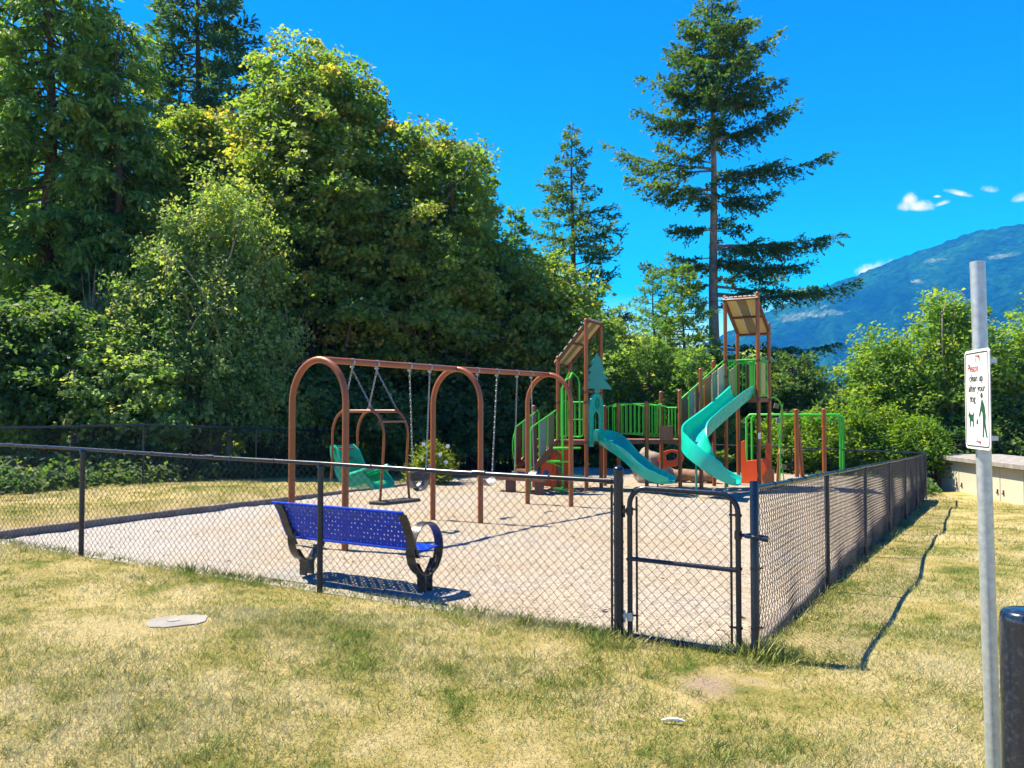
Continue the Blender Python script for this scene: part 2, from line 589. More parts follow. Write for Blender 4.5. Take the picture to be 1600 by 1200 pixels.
# forest floor beyond the fences
mf = node(nt, 'ShaderNodeMapRange')
mf.inputs['From Min'].default_value = 26
mf.inputs['From Max'].default_value = 30
nt.links.new(sx.outputs['Y'], mf.inputs['Value'])
cc = mixc(nt, mf.outputs[0], cc, (0.05, 0.065, 0.025))
b = node(nt, 'ShaderNodeBsdfPrincipled', Roughness=0.95)
b.inputs['Specular IOR Level'].default_value = 0.1
nt.links.new(cc, b.inputs['Base Color'])
bp = node(nt, 'ShaderNodeBump')
bp.inputs['Strength'].default_value = 0.9
bp.inputs['Distance'].default_value = 0.03
nt.links.new(fine, bp.inputs['Height'])
nt.links.new(bp.outputs[0], b.inputs['Normal'])
nt.links.new(b.outputs[0], out.inputs['Surface'])

m, nt, out = new_mat('grass_blade')
pos = node(nt, 'ShaderNodeNewGeometry').outputs['Position']
f, sx = lawn_colour(nt, pos)
at_ = node(nt, 'ShaderNodeAttribute')
at_.attribute_name = 'tint'
ad = node(nt, 'ShaderNodeMath', operation='MULTIPLY_ADD')
nt.links.new(at_.outputs['Fac'], ad.inputs[0])
ad.inputs[1].default_value = 0.34
nt.links.new(f, ad.inputs[2])
hf = node(nt, 'ShaderNodeMath', operation='MULTIPLY')
nt.links.new(ad.outputs[0], hf.inputs[0])
hf.inputs[1].default_value = 0.7
cc = ramp(nt, hf.outputs[0], [(0.58, (0.12, 0.22, 0.03)), (0.71, (0.28, 0.33, 0.075)), (0.84, (0.40, 0.40, 0.165)), (0.98, (0.58, 0.555, 0.33))])
b = node(nt, 'ShaderNodeBsdfPrincipled', Roughness=0.6)
b.inputs['Specular IOR Level'].default_value = 0.25
nt.links.new(cc, b.inputs['Base Color'])
t = node(nt, 'ShaderNodeBsdfTranslucent')
nt.links.new(cc, t.inputs['Color'])
mx = node(nt, 'ShaderNodeMixShader')
mx.inputs[0].default_value = 0.3
nt.links.new(b.outputs[0], mx.inputs[1]); nt.links.new(t.outputs[0], mx.inputs[2])
nt.links.new(mx.outputs[0], out.inputs['Surface'])

m, nt, out = new_mat('sand')
pos = node(nt, 'ShaderNodeNewGeometry').outputs['Position']
big = noise_fac(nt, pos, 0.5, 4, 0.6)
cc = ramp(nt, big, [(0.36, (0.35, 0.325, 0.285)), (0.50, (0.365, 0.325, 0.265)), (0.64, (0.355, 0.305, 0.235))])
vo = node(nt, 'ShaderNodeTexVoronoi', Scale=70.0)
nt.links.new(pos, vo.inputs['Vector'])
sv = node(nt, 'ShaderNodeSeparateColor')
nt.links.new(vo.outputs['Color'], sv.inputs[0])
peb = ramp(nt, sv.outputs[0], [(0.0, (0.26, 0.23, 0.20)), (0.22, (0.75, 0.72, 0.68)), (0.8, (1.05, 1.02, 0.98)), (1.0, (1.25, 1.22, 1.2))])
cc = mixc(nt, 0.85, cc, peb, 'MULTIPLY')
vo2 = node(nt, 'ShaderNodeTexVoronoi', Scale=16.0)
nt.links.new(pos, vo2.inputs['Vector'])
sv2 = node(nt, 'ShaderNodeSeparateColor')
nt.links.new(vo2.outputs['Color'], sv2.inputs[0])
cc = mixc(nt, 0.5, cc, ramp(nt, sv2.outputs[1], [(0.0, (0.55, 0.5, 0.45)), (0.2, (0.95, 0.93, 0.9)), (1.0, (1.08, 1.06, 1.04))]), 'MULTIPLY')
# whiter crushed stone towards the far side of the bed
sx = node(nt, 'ShaderNodeSeparateXYZ')
nt.links.new(pos, sx.inputs[0])
wx = node(nt, 'ShaderNodeMath', operation='MULTIPLY_ADD')
nt.links.new(big, wx.inputs[0]); wx.inputs[1].default_value = 5.0
nt.links.new(sx.outputs['X'], wx.inputs[2])
mw = node(nt, 'ShaderNodeMapRange')
mw.inputs['From Min'].default_value = -0.6
mw.inputs['From Max'].default_value = -2.4
mw.inputs['To Max'].default_value = 0.7
nt.links.new(wx.outputs[0], mw.inputs['Value'])
cc = mixc(nt, mw.outputs[0], cc, ramp(nt, sv.outputs[1], [(0.0, (0.16, 0.16, 0.16)), (0.4, (0.33, 0.32, 0.315)), (1.0, (0.46, 0.45, 0.45))]))
b = node(nt, 'ShaderNodeBsdfPrincipled', Roughness=0.9)
b.inputs['Specular IOR Level'].default_value = 0.2
nt.links.new(cc, b.inputs['Base Color'])
bp = node(nt, 'ShaderNodeBump')
bp.inputs['Strength'].default_value = 0.7
bp.inputs['Distance'].default_value = 0.015
nt.links.new(vo.outputs['Distance'], bp.inputs['Height'])
bp2 = node(nt, 'ShaderNodeBump')
bp2.inputs['Strength'].default_value = 0.8
bp2.inputs['Distance'].default_value = 0.09
nt.links.new(noise_fac(nt, pos, 4, 4), bp2.inputs['Height'])
nt.links.new(bp.outputs[0], bp2.inputs['Normal'])
nt.links.new(bp2.outputs[0], b.inputs['Normal'])
nt.links.new(b.outputs[0], out.inputs['Surface'])

m, nt, out = new_mat('mountain_forest')
pos = node(nt, 'ShaderNodeNewGeometry').outputs['Position']
f1 = noise_fac(nt, pos, 0.004, 6, 0.6)
f2 = noise_fac(nt, pos, 0.045, 4, 0.7)
cc = ramp(nt, f1, [(0.38, (0.002, 0.014, 0.009)), (0.52, (0.005, 0.034, 0.014)), (0.64, (0.011, 0.060, 0.020))])
cc = mixc(nt, 0.8, cc, ramp(nt, f2, [(0.38, (0.18, 0.20, 0.24)), (0.62, (1.5, 1.5, 1.35))]), 'MULTIPLY')
b = node(nt, 'ShaderNodeBsdfDiffuse')
nt.links.new(cc, b.inputs['Color'])
bp = node(nt, 'ShaderNodeBump')
bp.inputs['Strength'].default_value = 1.0
bp.inputs['Distance'].default_value = 14.0
nt.links.new(f2, bp.inputs['Height'])
nt.links.new(bp.outputs[0], b.inputs['Normal'])
nt.links.new(b.outputs[0], out.inputs['Surface'])


# ================================================================== THE SETTING
def graded(lo, hi, fine_lo, fine_hi, step, grow, extra=()):
    xs = list(np.arange(fine_lo, fine_hi + 1e-6, step))
    s, x = step, fine_hi
    while x < hi:
        s *= grow; x += s; xs.append(x)
    s, x = step, fine_lo
    while x > lo:
        s *= grow; x -= s; xs.append(x)
    for e in extra:
        xs = [x for x in xs if abs(x - e) > step * 0.3] + [e]
    return np.array(sorted(xs))

def build_ground():
    A = graded(-6000, 6000, -22, 14, 0.4, 1.35, (SA0 - 0.06, SA0, SA1, SA1 + 0.05))
    B = graded(-6000, 6000, -8, 26, 0.4, 1.35, (SB0 - 0.05, SB0, SB1, SB1 + 0.3))
    AA, BB = np.meshgrid(A, B)
    X = D0[0] + AA * U[0] + BB * V[0]
    Y = D0[1] + AA * U[1] + BB * V[1]
    Z = gz(X, Y)
    inside = (AA > SA0 - 0.01) & (AA < SA1 + 0.01) & (BB > SB0 - 0.01) & (BB < SB1 + 0.01)
    Z = np.where(inside, np.minimum(Z, 0) - 0.25, Z)
    n, k = AA.shape
    idx = np.arange(n * k).reshape(n, k)
    q = np.stack([idx[:-1, :-1], idx[:-1, 1:], idx[1:, 1:], idx[1:, :-1]], -1).reshape(-1, 4)
    me = raw_mesh('ground', np.stack([X, Y, Z], -1).reshape(-1, 3), quads=q)
    o = link('ground', me, M['lawn_soil'], smooth=True)
    o['kind'] = 'structure'
    o['label'] = 'sun-bleached lawn sloping round the fenced playground'
build_ground()

def build_sand():
    A = np.arange(SA0 - 0.02, SA1 + 0.03, 0.15)
    B = np.arange(SB0 - 0.02, SB1 + 0.25, 0.15)
    AA, BB = np.meshgrid(A, B)
    X = D0[0] + AA * U[0] + BB * V[0]
    Y = D0[1] + AA * U[1] + BB * V[1]
    rng = np.random.default_rng(5)
    Z = 0.012 * np.sin(X * 2.1 + np.sin(Y * 1.3)) * np.sin(Y * 1.7) + 0.006 * rng.standard_normal(X.shape)
    # raked lower towards the far side, hollowed under the swings
    Z = Z - 0.004 * np.clip(BB - 12, 0, 9)
    for hx, hy, hr in ((-1.38, 12.4, .5), (-0.42, 13.85, .55), (0.21, 14.7, .5), (-1.6, 11.5, .6), (3.7, 17.3, .5), (4.7, 16.3, .5)):
        Z = Z - 0.05 * np.exp(-((X - hx) ** 2 + (Y - hy) ** 2) / hr ** 2)
    n, k = AA.shape
    idx = np.arange(n * k).reshape(n, k)
    q = np.stack([idx[:-1, :-1], idx[:-1, 1:], idx[1:, 1:], idx[1:, :-1]], -1).reshape(-1, 4)
    me = raw_mesh('play_surface_ground', np.stack([X, Y, Z], -1).reshape(-1, 3), quads=q)
    o = link('play_surface_ground', me, M['sand'], smooth=True)
    o['kind'] = 'structure'
    o['label'] = 'pale sand and pea gravel bed of the playground'
build_sand()

def kerb(name, a0, b0, a1, b1, w, top, depth, mat, seg=12, rag=0.0):
    mb = MB()
    p0, p1 = W(a0, b0), W(a1, b1)
    d = (p1 - p0)
    dn = d.normalized()
    nn = Vector((0, 0, 1)).cross(dn)
    rnd = random.Random(int(abs(a0 * 97 + b1 * 31)))
    secs = []
    for i in range(seg + 1):
        p = p0 + d * (i / seg)
        j = rnd.uniform(-rag, rag)
        t = top if not callable(top) else top(p)
        c = 0.012
        pts = [(-w / 2, t - depth), (w / 2, t - depth), (w / 2, t - c), (w / 2 - c, t), (-w / 2 + c, t), (-w / 2, t - c)]
        secs.append([p + nn * (x + j) + Vector((0, 0, z + j * 0.4)) for x, z in pts])
    mb.sweep(secs)
    o = mb.build(name, M[mat])
    o['kind'] = 'structure'
    return o

kerb('front_kerb', -10.6, SB0 - 0.03, -0.05, SB0 - 0.03, 0.15, lambda p: 0.012 + 0.035 * max(0, -float(ab(p.x, p.y)[0]) / 10), 0.4, 'kerb_concrete', 24, 0.006)['label'] = 'low concrete edging of the sand along the front fence'
kerb('side_kerb', -0.10, 0.15, -0.10, 18.1, 0.12, lambda p: 0.03, 0.9, 'kerb_timber', 30, 0.012)['label'] = 'dark edging board holding the sand along the side fence'
kerb('bank_kerb', SA0 - 0.02, 0.25, SA0 - 0.02, 10.5, 0.12, lambda p: 0.105 - 0.009 * max(0, float(ab(p.x, p.y)[1]) - 4), 0.5, 'kerb_timber', 20, 0.008)['label'] = 'weathered edging board between the sand and the grass strip'

# -------- mountain across the valley
def fbm(x, y, oct=6, seed=0.0, g=0.5):
    z = np.zeros_like(x)
    amp, fr = 1.0, 1.0
    rng = np.random.default_rng(int(seed * 1000) + 11)
    for _ in range(oct):
        for _k in range(3):
            th = rng.uniform(0, 2 * math.pi)
            ph = rng.uniform(0, 6.28)
            z = z + amp / 3 * np.sin((x * math.cos(th) + y * math.sin(th)) * fr * rng.uniform(0.7, 1.4) + ph + 0.9 * np.sin(y * fr * 0.6 + ph))
        amp *= g
        fr *= 2.03
    return z

def build_mountain():
    # crest heights set out by bearing; the crest runs 2.6 km away
    R0, R1 = 1350, 2900
    th = np.linspace(math.radians(-34), math.radians(50), 360)      # bearing from north
    rr = np.linspace(R0, R1, 100)
    TH, RR = np.meshgrid(th, rr)
    X, Y = RR * np.sin(TH), RR * np.cos(TH)
    px = 800 + F * np.tan(th)
    crest_py = np.interp(px, [-80, 500, 900, 1000, 1100, 1200, 1300, 1345, 1400, 1450, 1500, 1530, 1560, 1600, 1700, 1900, 2400],
                         [700, 690, 612, 580, 540, 490, 446, 431, 408, 389, 371, 360, 357, 350, 330, 300, 330])
    crest = CAMZ + (HZ - crest_py) / F * (2600 * np.cos(th))
    t = np.clip((RR - R0) / (2600 - R0), 0, 1.3)
    prof = np.where(t < 1, 0.14 * t + 0.86 * t ** 1.35, 1 - (t - 1) * 1.5)
    n = fbm(X / 330, Y / 330, 6, 0.3, 0.52)
    n = n * (1 - 0.6 * sm(t, 0.7, 1.0)) + (1.1 - 2.2 * np.abs(np.sin(TH * 46 + 1.2 * fbm(X / 500, Y / 500, 3, 0.7)))) * 0.8 * (1 - sm(t, 0.55, 0.98))
    Z = -70 + (crest[None, :] + 70) * prof + n * 30 * np.clip(t * 2, 0.1, 1) * np.clip(1.15 - np.abs(t - 0.6) * 1.4, 0.12, 1)
    # a nearer wooded shoulder on the right
    sh = np.interp(px, [1150, 1300, 1420, 1500, 1600, 1800], [-60, 20, 110, 170, 215, 260])
    Z = np.maximum(Z, -70 + (sh[None, :] + 70) * np.exp(-((RR - 1850) / 260.0) ** 2) + n * 10)
    # tree-top raggedness
    rng = np.random.default_rng(3)
    Z = Z + rng.uniform(0, 7, Z.shape)
    nr, k = X.shape
    idx = np.arange(nr * k).reshape(nr, k)
    q = np.stack([idx[:-1, :-1], idx[:-1, 1:], idx[1:, 1:], idx[1:, :-1]], -1).reshape(-1, 4)
    me = raw_mesh('mountain', np.stack([X, Y, Z], -1).reshape(-1, 3), quads=q)
    me.materials.append(M['mountain_forest'])
    # pale cleared benches and rock on the slope: places on the ground with ragged edges
    ppx = 800 + F * X / Y
    ppy = HZ - (Z - CAMZ) * F / Y
    nt = M['mountain_forest'].node_tree
    pos = [n for n in nt.nodes if n.type == 'NEW_GEOMETRY'][0].outputs['Position']
    dif = [n for n in nt.nodes if n.type == 'BSDF_DIFFUSE'][0]
    cc = dif.inputs['Color'].links[0].from_socket
    rag = noise_fac(nt, pos, 0.012, 7, 0.72)
    tone = ramp(nt, noise_fac(nt, pos, 0.05, 5, 0.7), [(0.35, (0.01, 0.04, 0.02)), (0.54, (0.07, 0.11, 0.07)), (0.72, (0.22, 0.23, 0.20))])
    for (qx, qy, w, h) in ((1250, 492, 95, 26), (1300, 486, 60, 20), (1235, 470, 40, 9), (1432, 440, 20, 16), (1566, 400, 36, 9), (1468, 405, 26, 10), (1530, 376, 14, 5)):
        k = np.argmin((ppx - qx) ** 2 + (ppy - qy) ** 2 + (RR > 2650) * 1e6)
        c = (X.ravel()[k], Y.ravel()[k], Z.ravel()[k])
        sb = node(nt, 'ShaderNodeVectorMath', operation='SUBTRACT')
        sb.inputs[1].default_value = c
        nt.links.new(pos, sb.inputs[0])
        sc = node(nt, 'ShaderNodeVectorMath', operation='MULTIPLY')
        mpp = c[1] / F
        sc.inputs[1].default_value = (1 / (w * mpp), 1 / 260.0, 1 / (h * mpp))
        nt.links.new(sb.outputs[0], sc.inputs[0])
        ln = node(nt, 'ShaderNodeVectorMath', operation='LENGTH')
        nt.links.new(sc.outputs[0], ln.inputs[0])
        ad = node(nt, 'ShaderNodeMath', operation='MULTIPLY_ADD')
        nt.links.new(rag, ad.inputs[0])
        ad.inputs[1].default_value = 3.2
        nt.links.new(ln.outputs['Value'], ad.inputs[2])
        mp = node(nt, 'ShaderNodeMapRange')
        mp.inputs['From Min'].default_value = 1.98
        mp.inputs['From Max'].default_value = 1.80
        nt.links.new(ad.outputs[0], mp.inputs['Value'])
        cc = mixc(nt, mp.outputs[0], cc, tone)
    nt.links.new(cc, dif.inputs['Color'])
    o = link('mountain', me)
    o['kind'] = 'structure'
    o['label'] = 'forested blue mountain with pale clearings across the valley'
build_mountain()

# -------- the air of the valley
hb = MB().box((400, 1500, 265), 5600, 3400, 870)
m, nt, out = new_mat('valley_air')
pv = node(nt, 'ShaderNodeVolumePrincipled')
pv.inputs['Color'].default_value = (0.02, 0.27, 1.0, 1)
pv.inputs['Absorption Color'].default_value = (1, 1, 1, 1)
pv.inputs['Density'].default_value = 0.00025
pv.inputs['Anisotropy'].default_value = 0.0
nt.links.new(pv.outputs[0], out.inputs['Volume'])
hz = hb.build('haze', m)
hz['kind'] = 'stuff'
hz['label'] = 'thin blue air between here and the mountain'

# ================================================================== FENCES AND GATE
def chain_link(p0, p1, zb0, zb1, h, cell=0.078, r=0.0019, sag=0.0, seed=0, n=3):
    """woven zig-zag wires between p0 and p1 (xy), bottom zb0..zb1, height h"""
    p0 = np.array([p0[0], p0[1]]); p1 = np.array([p1[0], p1[1]])
    L = np.linalg.norm(p1 - p0)
    d = (p1 - p0) / L
    nrm = np.array([-d[1], d[0]])
    rows = max(2, int(round(h / (cell / 2))))
    cols = int(round(L / (cell / 2)))
    cw = L / cols
    rng = np.random.default_rng(seed)
    k = np.arange(rows + 1)
    vs, fs = [], []
    off = 0
    ang = np.arange(n) * 2 * math.pi / n
    ph1, ph2 = rng.uniform(0, 6, 2)
    for i in range(0, cols):
        s = (i + (k + i) % 2) * cw
        x = s
        z = zb0 + (zb1 - zb0) * x / L + k / rows * h
        wob = sag * (np.sin(x * 1.3 + ph1) * 0.6 + np.sin(x * 3.1 + ph2 + z * 3) * 0.4) * np.sin(np.pi * np.clip(k / rows, 0, 1)) ** 0.6
        bot = sag * 1.4 * np.sin(x * 4.3 + ph2) * np.maximum(0, 1 - k / rows * 3)
        dep = wob + bot + 0.0035 * ((k % 2) * 2 - 1)
        x = x + 0.003 * np.sin(z * 9 + i)
        P = np.stack([p0[0] + d[0] * x + nrm[0] * dep, p0[1] + d[1] * x + nrm[1] * dep, z], -1)
        ring = (d[:, None] * 0)
        for q in ang:
            o = np.array([d[0] * math.cos(q) * r + nrm[0] * math.sin(q) * r, d[1] * math.cos(q) * r + nrm[1] * math.sin(q) * r, 0.0])
            vs.append(P + o)
        m = rows + 1
        for j in range(n):
            j2 = (j + 1) % n
            a = off + j * m + np.arange(rows)
            b_ = off + j2 * m + np.arange(rows)
            fs.append(np.stack([a, b_, b_ + 1, a + 1], -1))
        off += n * m
    return np.concatenate(vs), np.concatenate(fs)

def mesh_part(parent, p0, p1, zb0, zb1, h, mat, **kw):
    vs, fs = chain_link(p0, p1, zb0, zb1, h, **kw)
    o0 = ORIGIN[parent.name]
    vs = vs - np.array(o0)
    me = raw_mesh('chain_link_mesh', vs, quads=fs)
    o = link('chain_link_mesh', me, M[mat], parent, smooth=True)
    o['kind'] = 'stuff'
    return o

def post_prof(r, z0, z1, cap=True):
    if cap:
        return [(r, z0), (r, z1 - 0.035), (r * 1.12, z1 - 0.034), (r * 1.12, z1 - 0.012), (r * 0.9, z1 - 0.002), (r * 0.45, z1 + 0.006), (0.001, z1 + 0.009)]
    return [(r, z0), (r, z1 - 0.01), (r * 0.85, z1), (0.001, z1 + 0.002)]

def fence_run(label, posts, rail_h=1.2, r_post=0.024, r_rail=0.0205, wire='wire_coat', group='chain link fences round the playground', cell=0.078, wr=0.0019, sag=0.0, nside=3, skip_post=(), lean=None, mesh_gap=0.05):
    """posts: list of (a, b, ground z)"""
    P = [W(a, b, z) for a, b, z in posts]
    t = thing('chain_link_fence', P[0], label, 'fence', group)
    for i, p in enumerate(P):
        if i in skip_post:
            continue
        lx = (lean or {}).get(i, 0.0)
        top = p + Vector((0, 0, rail_h - 0.005))
        mb = MB()
        base = p - Vector((0, 0, 0.3)) + (V3 * (lx * -1.0))
        mb.tube([base, top], r_post, 12)
        # looped cap holding the rail
        mb.lathe(top - Vector((0, 0, 0.045)), [(r_post * 1.15, 0), (r_post * 1.15, 0.03), (r_post * 0.9, 0.045)], 12)
        mb.build('post', M['fence_paint'], t, smooth=40)
    for i in range(len(P) - 1):
        a, b = P[i] + Vector((0, 0, rail_h)), P[i + 1] + Vector((0, 0, rail_h))
        mb = MB()
        mb.tube([a, a.lerp(b, 0.5) - Vector((0, 0, 0.006)), b], r_rail, 10)
        c = a.lerp(b, 0.42)
        dn = (b - a).normalized()
        mb.tube([c - dn * 0.06, c + dn * 0.06], r_rail * 1.12, 10)
        mb.build('top_rail', M['fence_paint'], t, smooth=40)
    for i in range(len(P) - 1):
        a, b = P[i], P[i + 1]
        mesh_part(t, a, b, a.z + mesh_gap, b.z + mesh_gap, rail_h - mesh_gap + 0.02, wire, cell=cell, r=wr, sag=sag, seed=i + int(abs(a.x) * 10), n=nside)
    # tie wires
    mb = MB()
    for i in range(len(P) - 1):
        a, b = P[i], P[i + 1]
        k = max(2, int((b - a).length / 0.55))
        for j in range(1, k):
            c = a.lerp(b, j / k) + Vector((0, 0, rail_h))
            dn = (b - a).normalized()
            mb.tube([c - dn * 0.006, c + dn * 0.006], r_rail * 1.2, 8)
    mb.build('tie_wire', M['wire_coat'], t)['kind'] = 'stuff'
    return t

def gp(a, b):
    p = W(a, b)
    return (a, b, gzf(p.x, p.y))

# front fence: hinge post, line posts, then off to the left
front = fence_run('long front chain link fence of the playground with blue bench behind it', [gp(-1.02, 0), gp(-3.95, 0), gp(-7.37, 0), gp(-10.6, 0), gp(-13.9, 0)], rail_h=1.19, skip_post=(0,), r_post=0.028, r_rail=0.019, wr=0.0026, sag=0.006)
hp = W(-1.02, 0, gzf(*W(-1.02, 0).xy))
mb = MB()
mb.lathe(hp, post_prof(0.037, -0.3, 1.30), 18)
mb.build('gate_post', M['fence_paint'], front, smooth=40)['label'] = 'thick hinge post with domed cap'
for z in (0.12, 0.42, 0.72, 1.0):
    mb = MB()
    mb.lathe(hp + Vector((0, 0, z)), [(0.0395, 0), (0.0395, 0.022)], 16)
    c = hp + Vector((0, 0, z + 0.011)) - U3 * 0.045
    mb.tube([c - V3 * 0.02, c + V3 * 0.02], 0.006, 6)
    mb.build('tension_band', M['fence_paint'], front, smooth=40)
mb = MB()
mb.box(hp - U3 * 0.055 + Vector((0, 0, 0.60)), 0.018, 0.006, 1.12, U3, V3)
mb.build('tension_bar', M['wire_coat'], front)
mb = MB()
q = hp + Vector((0, 0, 1.19))
mb.tube([q - U3 * 0.05, q - U3 * 0.10], 0.026, 10)
mb.lathe(q - Vector((0, 0, 0.015)), [(0.0395, 0), (0.0395, 0.03)], 16)
mb.build('rail_end_cup', M['fence_paint'], front, smooth=40)

# side fence
side_posts = []
for i in range(7):
    b = 3.05 * i
    p = W(0, b)
    side_posts.append((0.0, b, gzf(p.x + 0.05, p.y)))
side = fence_run('side chain link fence running away from the gate down the lawn', side_posts, rail_h=1.2, skip_post=(0,), wire='side_wire', wr=0.0029, sag=0.022, lean={2: 0.10}, mesh_gap=0.02)
dp = W(0, 0, gzf(*W(0, 0).xy))
mb = MB()
mb.lathe(dp, post_prof(0.031, -0.3, 1.25, False), 16)
mb.build('gate_post', M['fence_paint'], side, smooth=40)['label'] = 'plain latch post without cap'
for z in (0.2, 0.62):
    mb = MB()
    mb.lathe(dp + Vector((0, 0, z)), [(0.0335, 0), (0.0335, 0.022)], 14)
    c = dp + Vector((0, 0, z + 0.011)) + V3 * 0.04 + U3 * 0.02
    mb.tube([c - U3 * 0.02, c + U3 * 0.03], 0.006, 6)
    mb.build('tension_band', M['fence_paint'], side, smooth=40)

# back fence and left fence
back = fence_run('back chain link fence between the playground and the yellow-green hedge', [gp(0.0, 18.3), gp(-3.4, 18.5), gp(-6.8, 18.5), gp(-10.2, 18.5), gp(-13.9, 18.5)], rail_h=1.2, skip_post=(0,), cell=0.078, wr=0.0020)
left = fence_run('far chain link fence between the grass strip and the forest undergrowth', [gp(-14.0, 18.4), gp(-14.0, 15.2), gp(-14.0, 12.1), gp(-14.0, 9.0), gp(-14.0, 5.9), gp(-13.9, 2.7), gp(-14.0, 0.1)], rail_h=1.25, cell=0.078, wr=0.0024)

# -------- gate
gl, gr = -0.93, -0.115
gt = thing('gate', W(gl, 0, 0), 'black chain link gate with rounded top corners and middle rail', 'gate')
z0, z1, R = 0.045, 1.165, 0.13
O = W(gl, 0.0, 0)
ux = U3
uz = Vector((0, 0, 1))
w = gr - gl
path = [O + uz * z0 ] + [O + uz * (z1 - R)]
path += arc_pts(O + ux * R + uz * (z1 - R), R, math.pi, math.pi / 2, 8, ux, uz)[1:]
path += arc_pts(O + ux * (w - R) + uz * (z1 - R), R, math.pi / 2, 0, 8, ux, uz)
path += [O + ux * w + uz * z0]
# the gate hangs a touch low at the latch side
path = [p - uz * (0.018 * ((p - O).dot(ux) / w)) for p in path]
MB().tube(path, 0.0205, 12).build('gate_frame', M['fence_paint'], gt, smooth=40)
MB().tube([O + uz * (z0 + 0.0), O + ux * w + uz * (z0 - 0.018)], 0.021, 12).build('bottom_rail', M['fence_paint'], gt, smooth=40)
MB().tube([O + uz * 0.625, O + ux * w + uz * 0.607], 0.017, 12).build('middle_rail', M['fence_paint'], gt, smooth=40)
for off, nm in ((0.055, 'tension_bar'), (w - 0.05, 'tension_bar')):
    MB().box(O + ux * off + uz * 0.59, 0.016, 0.006, 1.02, ux, V3).build(nm, M['wire_coat'], gt)
for z in (1.0, 0.62, 0.20):
    for q in (0.0, w):
        mb = MB()
        s = 1 if q == 0 else -1
        mb.tube([O + ux * (q - 0.028 * s) + uz * z, O + ux * (q + 0.065 * s) + uz * z], 0.008, 6)
        mb.lathe(O + ux * q + uz * (z - 0.011), [(0.0235, 0), (0.0235, 0.022)], 12)
        mb.build('tension_band', M['fence_paint'], gt)
for z in (0.985, 0.19):
    mb = MB()
    mb.lathe(O + uz * (z - 0.03), [(0.026, 0), (0.026, 0.06)], 12)
    mb.box(O - ux * 0.045 + uz * z, 0.07, 0.022, 0.03, ux, V3)
    mb.lathe(O - ux * 0.045 + uz * (z - 0.05), [(0.009, 0), (0.009, 0.09)], 8)
    mb.build('hinge', M['fence_paint'] if z > 0.5 else M['galvanised'], gt, smooth=40)
mesh_part(gt, O + ux * 0.055, O + ux * (w - 0.05), z0 - 0.01, z0 - 0.015, z1 - z0 + 0.01, 'wire_coat', cell=0.078, r=0.0026, seed=77, sag=0.004)
# fork latch reaching the latch post
mb = MB()
lz = 0.86
lp = O + ux * w + uz * lz
mb.lathe(lp - uz * 0.03, [(0.027, 0), (0.027, 0.06)], 12)
mb.tube([lp, lp + ux * 0.06], 0.013, 8)
for s in (-1, 1):
    mb.tube([lp + ux * 0.05, lp + ux * 0.065 + V3 * (0.045 * s), lp + ux * 0.20 + V3 * (0.045 * s) - uz * 0.012], 0.013, 8)
mb.lathe(lp + ux * 0.20 - V3 * 0.045 - uz * 0.012, [(0.017, -0.02), (0.017, 0.02)], 10, axis=ux)
mb.build('fork_latch', M['fence_paint'], gt, smooth=40)

